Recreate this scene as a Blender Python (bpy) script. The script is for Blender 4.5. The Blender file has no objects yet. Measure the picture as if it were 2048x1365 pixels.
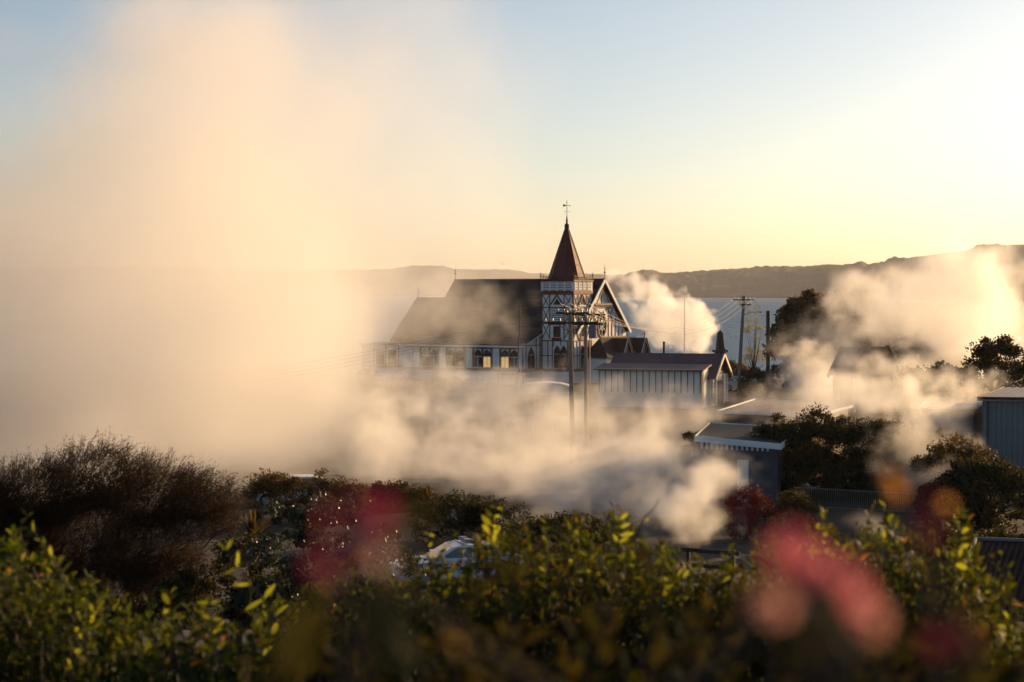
import bpy, math, random
import numpy as np
from mathutils import Vector, Matrix, noise as mnoise

random.seed(7)
sc = bpy.context.scene
COL = sc.collection
R = math.radians

# ------------------------------------------------------------------ camera
F_PX, CAM_Z, HORIZON = 3982.0, 10.1, 585.0
PITCH = math.atan((682.5 - HORIZON) / F_PX)
cam = bpy.data.cameras.new('camera')
cam_ob = bpy.data.objects.new('camera', cam)
COL.objects.link(cam_ob)
cam.sensor_width = 36.0
cam.sensor_fit = 'HORIZONTAL'
cam.lens = 36.0 * F_PX / 2048.0
cam.clip_start = 0.02
cam.clip_end = 60000
cam.dof.use_dof = True
cam.dof.focus_distance = 170.0
cam.dof.aperture_fstop = 5.2
cam.dof.aperture_blades = 0
cam_ob.location = (0, 0, CAM_Z)
cam_ob.rotation_euler = (math.pi / 2 - PITCH, 0, 0)
sc.camera = cam_ob

# ------------------------------------------------------------------ sky and sun
SUN_AZ, SUN_EL = 46.0, 10.0          # degrees right of the viewing direction, above the horizon
world = bpy.data.worlds.new('World')
sc.world = world
world.use_nodes = True
wn = world.node_tree
sky = wn.nodes.new('ShaderNodeTexSky')
sky.sky_type = 'NISHITA'
sky.sun_disc = False
sky.sun_elevation = R(SUN_EL)
sky.sun_rotation = R(SUN_AZ)
sky.air_density = 0.66
sky.dust_density = 1.15
sky.ozone_density = 0.9
wn.links.new(sky.outputs[0], wn.nodes['Background'].inputs[0])
wn.nodes['Background'].inputs[1].default_value = 0.098
sun = bpy.data.lights.new('sun', 'SUN')
sun.energy = 5.0
sun.angle = R(0.5)
sun.color = (1.0, 0.62, 0.285)
sun_ob = bpy.data.objects.new('sun', sun)
COL.objects.link(sun_ob)
_sd = Vector((math.sin(R(SUN_AZ)) * math.cos(R(SUN_EL)), math.cos(R(SUN_AZ)) * math.cos(R(SUN_EL)), math.sin(R(SUN_EL))))
sun_ob.rotation_euler = _sd.to_track_quat('Z', 'Y').to_euler()
sun_ob.location = (60, 60, 60)
vs = sc.view_settings
vs.view_transform = 'Standard'
vs.look = 'None'
vs.exposure = 0.42
vs.gamma = 1.0
sc.cycles.use_denoising = True
sc.cycles.max_bounces = 10
sc.cycles.volume_bounces = 5
sc.cycles.transparent_max_bounces = 16
sc.cycles.volume_step_rate = 7.0
sc.cycles.volume_max_steps = 512
sc.cycles.sample_clamp_indirect = 6.0
sc.cycles.use_adaptive_sampling = True
sc.cycles.adaptive_threshold = 0.03

# ------------------------------------------------------------------ helpers
def at(px, py, Y):
    """World point at distance Y along the view axis seen at photo pixel (px, py)."""
    dx, dz = (px - 1024.0) / F_PX, -(py - 682.5) / F_PX
    c, s = math.cos(PITCH), math.sin(PITCH)
    dy, dzz = c + s * dz, -s + c * dz
    k = Y / dy
    return Vector((dx * k, Y, CAM_Z + dzz * k))

def tag(o, label=None, cat=None, group=None, kind=None):
    if label: o['label'] = label
    if cat: o['category'] = cat
    if group: o['group'] = group
    if kind: o['kind'] = kind
    return o

def empty(name, loc=(0, 0, 0), rz=0.0, label=None, cat=None, group=None):
    o = bpy.data.objects.new(name, None)
    o.empty_display_size = 0.3
    o.location = loc
    o.rotation_euler = (0, 0, rz)
    COL.objects.link(o)
    return tag(o, label, cat, group)

def link(name, me, mat=None, parent=None, loc=None):
    o = bpy.data.objects.new(name, me)
    if mat is not None and len(me.materials) == 0:
        me.materials.append(mat)
    COL.objects.link(o)
    if parent: o.parent = parent
    if loc is not None: o.location = loc
    return o

def copy_tree(o, parent=None):
    c = o.copy()
    COL.objects.link(c)
    if parent: c.parent = parent
    for ch in list(o.children):
        copy_tree(ch, c)
    return c

def np_mesh(name, verts, faces, mat=None, smooth=False):
    """faces: an (n,k) integer array or list of arrays with different k."""
    verts = np.asarray(verts, dtype=np.float32).reshape(-1, 3)
    if isinstance(faces, np.ndarray): faces = [faces]
    faces = [np.asarray(f, dtype=np.int32) for f in faces if len(f)]
    me = bpy.data.meshes.new(name)
    me.vertices.add(len(verts))
    me.vertices.foreach_set('co', verts.ravel())
    loops = np.concatenate([f.ravel() for f in faces])
    tot = np.concatenate([np.full(len(f), f.shape[1], dtype=np.int32) for f in faces])
    start = np.concatenate([[0], np.cumsum(tot)[:-1]]).astype(np.int32)
    me.loops.add(len(loops))
    me.loops.foreach_set('vertex_index', loops)
    me.polygons.add(len(tot))
    me.polygons.foreach_set('loop_start', start)
    me.polygons.foreach_set('loop_total', tot)
    if smooth:
        me.polygons.foreach_set('use_smooth', np.ones(len(tot), dtype=bool))
    me.update(calc_edges=True)
    me.validate()
    if mat: me.materials.append(mat)
    return me

class MB:
    """Collects simple solids into one mesh."""
    def __init__(s): s.v, s.f = [], []
    def add(s, vs_, fs):
        b = len(s.v)
        s.v += [tuple(p) for p in vs_]
        s.f += [tuple(b + i for i in q) for q in fs]
        return s
    def box(s, a, b):
        (x0, y0, z0), (x1, y1, z1) = a, b
        return s.add([(x0,y0,z0),(x1,y0,z0),(x1,y1,z0),(x0,y1,z0),(x0,y0,z1),(x1,y0,z1),(x1,y1,z1),(x0,y1,z1)],
                     [(0,3,2,1),(4,5,6,7),(0,1,5,4),(1,2,6,5),(2,3,7,6),(3,0,4,7)])
    def prism(s, poly, axis, a, b):
        """poly: 2-D outline; axis 'x': outline in (y,z); 'y': (x,z); 'z': (x,y)."""
        n = len(poly)
        def P(p, t):
            if axis == 'x': return (t, p[0], p[1])
            if axis == 'y': return (p[0], t, p[1])
            return (p[0], p[1], t)
        vs_ = [P(p, a) for p in poly] + [P(p, b) for p in poly]
        fs = [tuple(range(n))[::-1], tuple(range(n, 2 * n))] + [(i, (i+1) % n, n + (i+1) % n, n + i) for i in range(n)]
        return s.add(vs_, fs)
    def tube(s, pts, rad, n=6, cap=True):
        pts = [Vector(p) for p in pts]
        if not hasattr(rad, '__len__'): rad = [rad] * len(pts)
        base = len(s.v)
        up = None
        for i, p in enumerate(pts):
            d = (pts[min(i+1, len(pts)-1)] - pts[max(i-1, 0)]).normalized()
            if up is None:
                up = d.orthogonal().normalized()
            else:
                up = (up - d * up.dot(d))
                up = up.normalized() if up.length > 1e-6 else d.orthogonal().normalized()
            w = d.cross(up)
            for k in range(n):
                a = 2 * math.pi * k / n
                s.v.append(tuple(p + (up * math.cos(a) + w * math.sin(a)) * rad[i]))
        for i in range(len(pts) - 1):
            for k in range(n):
                a, b = base + i*n + k, base + i*n + (k+1) % n
                s.f.append((a, b, b + n, a + n))
        if cap:
            s.f.append(tuple(base + k for k in range(n))[::-1])
            e = base + (len(pts)-1) * n
            s.f.append(tuple(e + k for k in range(n)))
        return s
    def lathe(s, prof, n=12, c=(0, 0, 0)):
        """prof: list of (radius, z)."""
        b = len(s.v)
        for r, z in prof:
            for k in range(n):
                a = 2 * math.pi * k / n
                s.v.append((c[0] + r*math.cos(a), c[1] + r*math.sin(a), c[2] + z))
        for i in range(len(prof) - 1):
            for k in range(n):
                p, q = b + i*n + k, b + i*n + (k+1) % n
                s.f.append((p, q, q + n, p + n))
        s.f.append(tuple(b + k for k in range(n))[::-1])
        e = b + (len(prof)-1) * n
        s.f.append(tuple(e + k for k in range(n)))
        return s
    def mesh(s, name, mat=None, smooth=False):
        me = bpy.data.meshes.new(name)
        me.from_pydata(s.v, [], s.f)
        if smooth:
            me.polygons.foreach_set('use_smooth', np.ones(len(me.polygons), dtype=bool))
        me.update()
        if mat: me.materials.append(mat)
        return me
    def build(s, name, mat, parent=None, smooth=False):
        return link(name, s.mesh(name, mat, smooth), None, parent)

# ------------------------------------------------------------------ materials
def mat(name, col, rough=0.7, var=0.25, scale=3.0, bump=0.0, bscale=30.0, spec=0.3, metal=0.0, col2=None, sv=(1, 1, 1)):
    m = bpy.data.materials.new(name)
    m.use_nodes = True
    nt = m.node_tree
    b = nt.nodes['Principled BSDF']
    tc = nt.nodes.new('ShaderNodeTexCoord')
    mp = nt.nodes.new('ShaderNodeMapping'); mp.inputs['Scale'].default_value = sv
    nt.links.new(tc.outputs['Object'], mp.inputs[0])
    nz = nt.nodes.new('ShaderNodeTexNoise')
    nz.inputs['Scale'].default_value = scale
    nz.inputs['Detail'].default_value = 6
    nz.inputs['Roughness'].default_value = 0.65
    nt.links.new(mp.outputs[0], nz.inputs['Vector'])
    ra = nt.nodes.new('ShaderNodeValToRGB')
    ra.color_ramp.elements[0].position, ra.color_ramp.elements[1].position = 0.3, 0.72
    c2 = col2 or tuple(c * (1 - var) for c in col)
    ra.color_ramp.elements[0].color = (*c2, 1)
    ra.color_ramp.elements[1].color = (*[min(1, c * (1 + var * 0.4)) for c in col], 1)
    nt.links.new(nz.outputs['Fac'], ra.inputs[0])
    nt.links.new(ra.outputs[0], b.inputs['Base Color'])
    b.inputs['Roughness'].default_value = rough
    b.inputs['Specular IOR Level'].default_value = spec
    b.inputs['Metallic'].default_value = metal
    if bump:
        n2 = nt.nodes.new('ShaderNodeTexNoise'); n2.inputs['Scale'].default_value = bscale; n2.inputs['Detail'].default_value = 5
        nt.links.new(mp.outputs[0], n2.inputs['Vector'])
        bp = nt.nodes.new('ShaderNodeBump'); bp.inputs['Strength'].default_value = bump
        nt.links.new(n2.outputs['Fac'], bp.inputs['Height'])
        nt.links.new(bp.outputs[0], b.inputs['Normal'])
    return m

def leaf_mat(name, cols, trans, tw=0.45, rough=0.5, spec=0.12):
    """Leaf with several base colours picked per leaf (island) and light coming through it."""
    m = bpy.data.materials.new(name)
    m.use_nodes = True
    nt = m.node_tree
    b = nt.nodes['Principled BSDF']
    out = nt.nodes['Material Output']
    ge = nt.nodes.new('ShaderNodeNewGeometry')
    oi = nt.nodes.new('ShaderNodeObjectInfo')
    ad = nt.nodes.new('ShaderNodeMath'); ad.operation = 'ADD'
    nt.links.new(ge.outputs['Random Per Island'], ad.inputs[0])
    nt.links.new(oi.outputs['Random'], ad.inputs[1])
    fr = nt.nodes.new('ShaderNodeMath'); fr.operation = 'FRACT'
    nt.links.new(ad.outputs[0], fr.inputs[0])
    def ramp(cs):
        r = nt.nodes.new('ShaderNodeValToRGB')
        e = r.color_ramp.elements
        while len(e) < len(cs): e.new(0.5)
        for i, c in enumerate(cs):
            e[i].position = i / max(1, len(cs) - 1); e[i].color = (*c, 1)
        nt.links.new(fr.outputs[0], r.inputs[0])
        return r
    r1, r2 = ramp(cols), ramp(trans)
    nt.links.new(r1.outputs[0], b.inputs['Base Color'])
    b.inputs['Roughness'].default_value = rough
    b.inputs['Specular IOR Level'].default_value = spec
    tr = nt.nodes.new('ShaderNodeBsdfTranslucent')
    nt.links.new(r2.outputs[0], tr.inputs[0])
    mx = nt.nodes.new('ShaderNodeMixShader'); mx.inputs[0].default_value = tw
    nt.links.new(b.outputs[0], mx.inputs[1]); nt.links.new(tr.outputs[0], mx.inputs[2])
    nt.links.new(mx.outputs[0], out.inputs['Surface'])
    return m

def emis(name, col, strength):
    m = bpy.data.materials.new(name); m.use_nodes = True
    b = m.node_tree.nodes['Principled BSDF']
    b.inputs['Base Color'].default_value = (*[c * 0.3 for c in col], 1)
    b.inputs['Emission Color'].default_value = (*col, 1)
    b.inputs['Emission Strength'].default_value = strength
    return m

M = {}
M['white'] = mat('white_paint', (0.78, 0.79, 0.77), 0.55, 0.14, 1.2, 0.05, 12)
M['white2'] = mat('chalky_white_plinth', (0.70, 0.72, 0.71), 0.75, 0.2, 0.7, 0.1, 8)
M['brown'] = mat('red_brown_timber', (0.16, 0.040, 0.026), 0.6, 0.3, 4)
M['roof'] = mat('dark_shingle_roof', (0.045, 0.036, 0.032), 0.85, 0.4, 2.5, 0.3, 20)
M['spire'] = mat('oxide_red_spire', (0.12, 0.022, 0.022), 0.6, 0.3, 1.4, 0.1, 10)
M['iron'] = mat('dark_iron', (0.05, 0.035, 0.028), 0.5, 0.3, 5, metal=0.3)
M['gilt'] = mat('weathered_gilt', (0.30, 0.17, 0.06), 0.4, 0.3, 5, metal=0.6)
M['glass'] = mat('window_glass', (0.02, 0.025, 0.03), 0.08, 0.3, 1, spec=0.8)
M['glow'] = emis('sunrise_glow_pane', (1.0, 0.62, 0.22), 0.4)  # emission stands in for sunrise showing through the church, no lamp inside
M['woodpole'] = mat('weathered_pole_wood', (0.27, 0.225, 0.18), 0.85, 0.35, 2, 0.3, 20, sv=(6, 6, .4))
M['concrete'] = mat('concrete', (0.36, 0.36, 0.35), 0.85, 0.2, 3, 0.2, 25)
M['porcelain'] = mat('porcelain', (0.30, 0.26, 0.22), 0.35, 0.1, 5, spec=0.4)
M['wire'] = mat('weathered_wire', (0.20, 0.17, 0.14), 0.45, 0.2, 2, metal=0.5)
M['corr'] = mat('galvanised_sheet', (0.30, 0.31, 0.32), 0.7, 0.25, 0.8)
M['redroof'] = mat('maroon_sheet_roof', (0.16, 0.09, 0.09), 0.6, 0.25, 0.8)
M['grey'] = mat('grey_boards', (0.17, 0.19, 0.21), 0.7, 0.25, 1.5)
M['darkwood'] = mat('dark_stained_wood', (0.035, 0.026, 0.02), 0.75, 0.3, 4)
M['carved'] = mat('carved_red_ochre', (0.13, 0.05, 0.035), 0.7, 0.35, 5, 0.4, 14)
M['paleboard'] = mat('pale_ochre_board', (0.68, 0.56, 0.42), 0.55, 0.2, 3)
M['stone'] = mat('dark_memorial_stone', (0.08, 0.065, 0.055), 0.85, 0.3, 3, 0.3, 15)
M['earth'] = mat('bare_earth_bank', (0.10, 0.075, 0.05), 0.95, 0.35, 1.2, 0.4, 6)
M['bark'] = mat('bark', (0.06, 0.045, 0.035), 0.9, 0.35, 6, 0.4, 18)
# ------------------------------------------------------------------ ground, lake, hills
def ground_z(x, y):
    t = min(1.0, max(0.0, (y - 7.6) / 34.0))
    t = t * t * (3 - 2 * t)
    z = 8.35 * (1 - t) - 0.35 * t
    if y < 8: z -= 0.0
    t2 = min(1.0, max(0.0, (y - 150.0) / 40.0))
    z += 0.45 * t2 * t2 * (3 - 2 * t2)
    t3 = min(1.0, max(0.0, (y - 250.0) / 18.0))
    z -= 4.2 * t3
    n = mnoise.noise(Vector((x * 0.11, y * 0.11, 0))) * 0.22 + mnoise.noise(Vector((x * 0.5, y * 0.5, 3))) * 0.05
    return z + n

def ground_mesh():
    ys = list(np.arange(-40, 0, 4)) + list(np.arange(0, 60, 1.0)) + list(np.arange(60, 300, 2.5)) + [330, 400, 600]
    xs = [-900, -400, -200] + list(np.arange(-120, 121, 3.0)) + [200, 400, 900]
    v = [(x, y, ground_z(x, y) if y < 290 else -4.2) for y in ys for x in xs]
    nx = len(xs)
    f = [(j*nx+i, j*nx+i+1, (j+1)*nx+i+1, (j+1)*nx+i) for j in range(len(ys)-1) for i in range(nx-1)]
    return np_mesh('ground', v, np.array(f), smooth=True)

def ground_mat():
    m = bpy.data.materials.new('grass_and_gravel'); m.use_nodes = True
    nt = m.node_tree; b = nt.nodes['Principled BSDF']
    tc = nt.nodes.new('ShaderNodeTexCoord')
    a = nt.nodes.new('ShaderNodeTexNoise'); a.inputs['Scale'].default_value = 0.08; a.inputs['Detail'].default_value = 5
    c = nt.nodes.new('ShaderNodeTexNoise'); c.inputs['Scale'].default_value = 2.5; c.inputs['Detail'].default_value = 8
    for q in (a, c): nt.links.new(tc.outputs['Object'], q.inputs['Vector'])
    r1 = nt.nodes.new('ShaderNodeValToRGB'); e = r1.color_ramp.elements
    e[0].position, e[1].position = 0.42, 0.56
    e[0].color, e[1].color = (0.026, 0.026, 0.011, 1), (0.055, 0.036, 0.020, 1)
    nt.links.new(a.outputs['Fac'], r1.inputs[0])
    mx = nt.nodes.new('ShaderNodeMix'); mx.data_type = 'RGBA'; mx.blend_type = 'MULTIPLY'; mx.inputs[0].default_value = 0.7
    r2 = nt.nodes.new('ShaderNodeValToRGB'); r2.color_ramp.elements[0].color = (.35, .35, .35, 1)
    nt.links.new(c.outputs['Fac'], r2.inputs[0])
    nt.links.new(r1.outputs[0], mx.inputs[6]); nt.links.new(r2.outputs[0], mx.inputs[7])
    nt.links.new(mx.outputs[2], b.inputs['Base Color'])
    b.inputs['Roughness'].default_value = 0.95
    bp = nt.nodes.new('ShaderNodeBump'); bp.inputs['Strength'].default_value = 0.6; bp.inputs['Distance'].default_value = 0.2
    nt.links.new(c.outputs['Fac'], bp.inputs['Height']); nt.links.new(bp.outputs[0], b.inputs['Normal'])
    return m
g = link('ground', ground_mesh(), ground_mat())
tag(g, 'dark grassy ground sloping down to the lake shore', kind='structure')

LAKE_Z = -1.5
def lake_mat():
    m = bpy.data.materials.new('lake_water'); m.use_nodes = True
    nt = m.node_tree
    nt.nodes.remove(nt.nodes['Principled BSDF'])
    df = nt.nodes.new('ShaderNodeBsdfDiffuse'); df.inputs[0].default_value = (0.04, 0.115, 0.18, 1)
    gl = nt.nodes.new('ShaderNodeBsdfGlossy'); gl.inputs['Roughness'].default_value = 0.34; gl.inputs[0].default_value = (.8, .9, 1, 1)
    mx = nt.nodes.new('ShaderNodeMixShader'); mx.inputs[0].default_value = 0.25
    nt.links.new(df.outputs[0], mx.inputs[1]); nt.links.new(gl.outputs[0], mx.inputs[2])
    nt.links.new(mx.outputs[0], nt.nodes['Material Output'].inputs['Surface'])
    tc = nt.nodes.new('ShaderNodeTexCoord')
    mp = nt.nodes.new('ShaderNodeMapping'); mp.inputs['Scale'].default_value = (0.045, 0.012, 1)
    nt.links.new(tc.outputs['Object'], mp.inputs[0])
    n = nt.nodes.new('ShaderNodeTexNoise'); n.inputs['Scale'].default_value = 6; n.inputs['Detail'].default_value = 7; n.inputs['Roughness'].default_value = .7
    nt.links.new(mp.outputs[0], n.inputs['Vector'])
    bp = nt.nodes.new('ShaderNodeBump'); bp.inputs['Strength'].default_value = 1.0; bp.inputs['Distance'].default_value = 2.2
    nt.links.new(n.outputs['Fac'], bp.inputs['Height'])
    for q in (df, gl): nt.links.new(bp.outputs[0], q.inputs['Normal'])
    return m
S = 9000
lk = link('lake', np_mesh('lake', [(-S, 240, LAKE_Z), (S, 240, LAKE_Z), (S, 11000, LAKE_Z), (-S, 11000, LAKE_Z)], np.array([[0, 1, 2, 3]])), lake_mat())
tag(lk, 'rippled blue lake behind the church', kind='structure')

def lerp_prof(prof, x):
    xs = [p[0] for p in prof]; ys = [p[1] for p in prof]
    return float(np.interp(x, xs, ys))

M['hill'] = mat('wooded_hillside', (0.065, 0.065, 0.032), 0.95, 0.5, 0.012, 0.6, 0.03, col2=(0.010, 0.014, 0.007))
def hill_range(name, label, Yshore, depth, prof, x0, x1, step, rough):
    """A wooded range: shoreline at Yshore(px) rising to a tree-topped ridge, then falling away behind."""
    cols = np.arange(x0, x1 + step, step)
    fr = np.concatenate([[0.0, 0.004], np.linspace(.05, 1.0, 22), [1.06, 1.15, 1.3, 1.7]])
    hf = np.interp(fr, [0, .004, .12, .35, .6, .8, .92, 1, 1.15, 1.7], [-.04, .04, .13, .36, .64, .86, .96, 1.0, .92, .3])
    v = []
    for c in cols:
        Ys = Yshore(c)
        top = at(c, lerp_prof(prof, c), Ys + depth).z - LAKE_Z
        k = (c - 1024.0) / F_PX
        for a, h in zip(fr, hf):
            Y = Ys + depth * a
            x = k * Y
            nn = mnoise.fractal(Vector((x * .0022, Y * .0022, 3.3)), 0.9, 2.1, 4)
            zz = top * h + top * .22 * nn * h * (1 - h)
            bump = mnoise.fractal(Vector((x * .02, Y * .03, 5)), 0.7, 2.0, 4)
            tall = max(0.0, mnoise.noise(Vector((x * .004, Y * .004, 9.1))) + .1) * max(0.0, mnoise.noise(Vector((x * .03, Y * .01, 2))) + .3)
            zz += (rough * .55 * bump + rough * 1.6 * tall) * min(1.0, a * 12)
            v.append((x, Y, LAKE_Z + zz))
    nr = len(fr)
    n = len(cols)
    idx = np.arange(n * nr).reshape(n, nr)
    f = np.stack([idx[:-1, :-1], idx[1:, :-1], idx[1:, 1:], idx[:-1, 1:]], -1).reshape(-1, 4)
    o = link(name, np_mesh(name, v, f, smooth=True), M['hill'])
    return tag(o, label, kind='structure')
PROF_FAR = [(-700, 545), (-200, 540), (0, 539), (60, 541), (110, 534), (300, 535), (520, 540), (740, 541), (790, 537), (825, 532), (885, 532), (905, 538), (960, 541), (990, 538), (1020, 540), (1062, 546), (1100, 549), (1200, 549), (1300, 552), (1600, 556), (2000, 560), (2800, 560)]
PROF_NEAR = [(1150, 588), (1225, 566), (1262, 543), (1285, 540), (1310, 543), (1330, 547), (1380, 544), (1460, 538), (1560, 534), (1640, 531), (1700, 529), (1722, 523), (1735, 530), (1790, 519), (1850, 512), (1905, 505), (1935, 502), (1955, 493), (1985, 491), (2048, 492), (2200, 480), (2500, 470), (2900, 480)]
hill_range('far_hills', 'hazy wooded hills across the lake', lambda c: 6200.0, 1500.0, PROF_FAR, -700, 2800, 5, 9.0)
hill_range('hills', 'brown wooded hills rising above the lake on the right', lambda c: float(np.interp(c, [1150, 1300, 1560, 2048, 2900], [4700, 4400, 3900, 2500, 2300])), 900.0, PROF_NEAR, 1150, 2900, 4, 6.5)
# low spit of land on the far left
PROF_SPIT = [(-700, 640), (0, 644), (110, 645), (190, 648), (260, 656)]
hill_range('headland', 'low spit of land running into the lake, seen through steam', lambda c: 640.0, 60.0, PROF_SPIT, -700, 260, 5, 0.5)
# ------------------------------------------------------------------ pieces on walls
_unit = {}
def unit_box(m):
    if m.name not in _unit:
        _unit[m.name] = MB().box((-.5, -.5, -.5), (.5, .5, .5)).mesh('piece_' + m.name, m)
    return _unit[m.name]

def piece(name, parent, m, center, ax, sx, ay, sy, az, sz):
    o = bpy.data.objects.new(name, unit_box(m))
    COL.objects.link(o)
    o.parent = parent
    mt = Matrix((
        (ax[0]*sx, ay[0]*sy, az[0]*sz, center[0]),
        (ax[1]*sx, ay[1]*sy, az[1]*sz, center[1]),
        (ax[2]*sx, ay[2]*sy, az[2]*sz, center[2]),
        (0, 0, 0, 1)))
    o.matrix_basis = mt
    return o

class Face:
    """A wall plane: s runs along the wall, t is height, d stands out from it."""
    def __init__(s, parent, origin, u, n):
        s.p, s.o, s.u, s.n = parent, Vector(origin), Vector(u).normalized(), Vector(n).normalized()
    def pt(s, a, t, d=0.0):
        return s.o + s.u * a + Vector((0, 0, t)) + s.n * d
    def bar(s, a0, t0, a1, t1, w, m, name='timber', d0=0.0, d1=0.05):
        A, B = s.pt(a0, t0), s.pt(a1, t1)
        dirn = (B - A); L = dirn.length; dirn.normalize()
        side = s.n.cross(dirn)
        c = (A + B) / 2 + s.n * ((d0 + d1) / 2)
        return piece(name, s.p, m, c, dirn, L, side, w, s.n, d1 - d0)
    def panel(s, name, a0, t0, a1, t1, m, d0=0.0, d1=0.03):
        return s.bar(a0, (t0+t1)/2, a1, (t0+t1)/2, t1 - t0, m, name, d0, d1)
    def poly(s, name, pts, m, d0, d1, parent=None):
        """Solid outline plate."""
        n = len(pts)
        v = [s.pt(a, t, d0) for a, t in pts] + [s.pt(a, t, d1) for a, t in pts]
        f = [tuple(range(n))[::-1], tuple(range(n, 2*n))] + [(i, (i+1) % n, n + (i+1) % n, n+i) for i in range(n)]
        return MB().add(v, f).build(name, m, parent or s.p)
    def ring(s, name, outer, inner, m, d0, d1, parent=None):
        n = len(outer)
        v = [s.pt(a, t, d1) for a, t in outer] + [s.pt(a, t, d1) for a, t in inner] + [s.pt(a, t, d0) for a, t in outer] + [s.pt(a, t, d0) for a, t in inner]
        f = []
        for i in range(n):
            j = (i + 1) % n
            f += [(i, j, n+j, n+i), (2*n+i, 2*n+j, j, i), (n+i, n+j, 3*n+j, 3*n+i)]
        return MB().add(v, f).build(name, m, parent or s.p)
    def window(s, a0, t0, a1, t1, fm, gm, fw=0.09, mull=1, rail=None, label=None):
        out = [(a0, t0), (a1, t0), (a1, t1), (a0, t1)]
        inn = [(a0+fw, t0+fw), (a1-fw, t0+fw), (a1-fw, t1-fw), (a0+fw, t1-fw)]
        w = s.ring('window', out, inn, fm, -0.01, 0.07)
        s.poly('pane', inn, gm, 0.004, 0.02, w)
        if mull:
            for k in range(mull):
                x = a0 + (a1-a0) * (k+1) / (mull+1)
                s.poly('glazing_bar', [(x-.025, t0+fw), (x+.025, t0+fw), (x+.025, t1-fw), (x-.025, t1-fw)], fm, 0.021, 0.05, w)
        if rail:
            s.poly('glazing_bar', [(a0+fw, rail-.03), (a1-fw, rail-.03), (a1-fw, rail+.03), (a0+fw, rail+.03)], fm, 0.021, 0.052, w)
        return w
    def lancet(s, a0, t0, a1, t1, fm, gm, fw=0.10):
        def outline(x0, x1, z0, z1):
            c = (x0 + x1) / 2; h = (x1 - x0) * 0.85
            sp = z1 - h
            L = [(x0, z0), (x1, z0), (x1, sp)]
            for k in range(1, 5):
                q = k / 5.0
                L.append((x1 - (x1 - c) * (q ** 1.7), sp + h * q))
            L.append((c, z1))
            for k in range(4, 0, -1):
                q = k / 5.0
                L.append((x0 + (c - x0) * (q ** 1.7), sp + h * q))
            L.append((x0, sp))
            return L
        out = outline(a0, a1, t0, t1)
        inn = outline(a0+fw, a1-fw, t0+fw, t1-fw*1.6)
        w = s.ring('lancet_window', out, inn, fm, -0.01, 0.08)
        s.poly('pane', inn, gm, 0.004, 0.02, w)
        zt = t0 + (t1 - t0) * 0.62
        s.poly('glazing_bar', [(a0+fw, zt-.03), (a1-fw, zt-.03), (a1-fw, zt+.03), (a0+fw, zt+.03)], M['white'], 0.021, 0.05, w)
        return w

def gable_boards(face, cx, foot, half, apex, m, w=0.28, d0=0.25, d1=0.33, name='bargeboard'):
    for sgn in (-1, 1):
        face.bar(cx + sgn*half, foot, cx + sgn * 0.02, apex, w, m, name, d0, d1)

def finial(parent, x, y, z, h, m, name='finial'):
    mb = MB()
    mb.lathe([(.03, 0), (.07, .1*h), (.035, .2*h), (.03, .42*h), (.13, .46*h), (.13, .5*h), (.03, .55*h), (.025, .72*h), (.08, .76*h), (.02, .8*h), (.008, h)], 8, (x, y, z))
    for a in (0, math.pi/2):
        c, s_ = math.cos(a), math.sin(a)
        mb.tube([(x - c*.16, y - s_*.16, z + .66*h), (x + c*.16, y + s_*.16, z + .66*h)], .018, 5)
    return mb.build(name, m, parent)

def roof_slab(parent, x0, x1, ya, za, yb, zb, t, m, name='roof'):
    """A sloping slab between line (ya,za) and (yb,zb), x0..x1."""
    d = Vector((0, yb-ya, zb-za)).normalized(); n = Vector((0, -d.z, d.y))
    if n.z < 0: n = -n
    p = [(ya, za), (yb, zb), (yb + n.y*t, zb + n.z*t), (ya + n.y*t, za + n.z*t)]
    return MB().prism(p, 'x', x0, x1).build(name, m, parent)

# ------------------------------------------------------------------ the church
ch = empty('church', (10.07, 224.0, 0.0), R(-32), 'white half-timbered church with dark roof and pointed red spire', 'church')
W_, B_ = M['white'], M['brown']
RZ, EZ, HY = 11.45, 5.55, 6.0
# nave body
MB().prism([(-5.7, -0.6), (5.7, -0.6), (5.7, 5.5), (0, 11.1), (-5.7, 5.5)], 'x', -19.5, 0.0).build('nave_wall', W_, ch)
rf = roof_slab(ch, -19.8, 0.45, 0, RZ, -HY, EZ, 0.14, M['roof'])
roof_slab(ch, -19.8, 0.45, 0, RZ - .004, HY, EZ, 0.14, M['roof'])
piece('ridge_cap', rf, M['roof'], (-9.7, 0, RZ + .13), (1, 0, 0), 20.2, (0, 1, 0), .3, (0, 0, 1), .12)
# courses of shingles on the slope that faces the viewer
for k in range(1, 17):
    q = k / 17.0
    piece('shingle_course', rf, M['roof'], (-9.68, -HY*q - .10*.70, RZ + (EZ-RZ)*q + .145), (1, 0, 0), 20.2, Vector((0, -.713, -.701)), .34, Vector((0, -.701, .713)), .03)
# chancel, lower, at the far end
MB().prism([(-5.2, -0.6), (5.2, -0.6), (5.2, 4.6), (0, 9.1), (-5.2, 4.6)], 'x', -24.7, -19.52).build('chancel_wall', W_, ch)
roof_slab(ch, -25.1, -19.82, 0, 9.4, -5.6, 4.45, 0.14, M['roof'], 'chancel_roof')
roof_slab(ch, -25.1, -19.82, 0, 9.396, 5.6, 4.45, 0.14, M['roof'], 'chancel_roof')
fC = Face(ch, (-25.1, 0, 0), (0, -1, 0), (-1, 0, 0))
gable_boards(fC, 0, 4.45, 5.6, 9.45, W_, .3, 0.0, .06)
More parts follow.
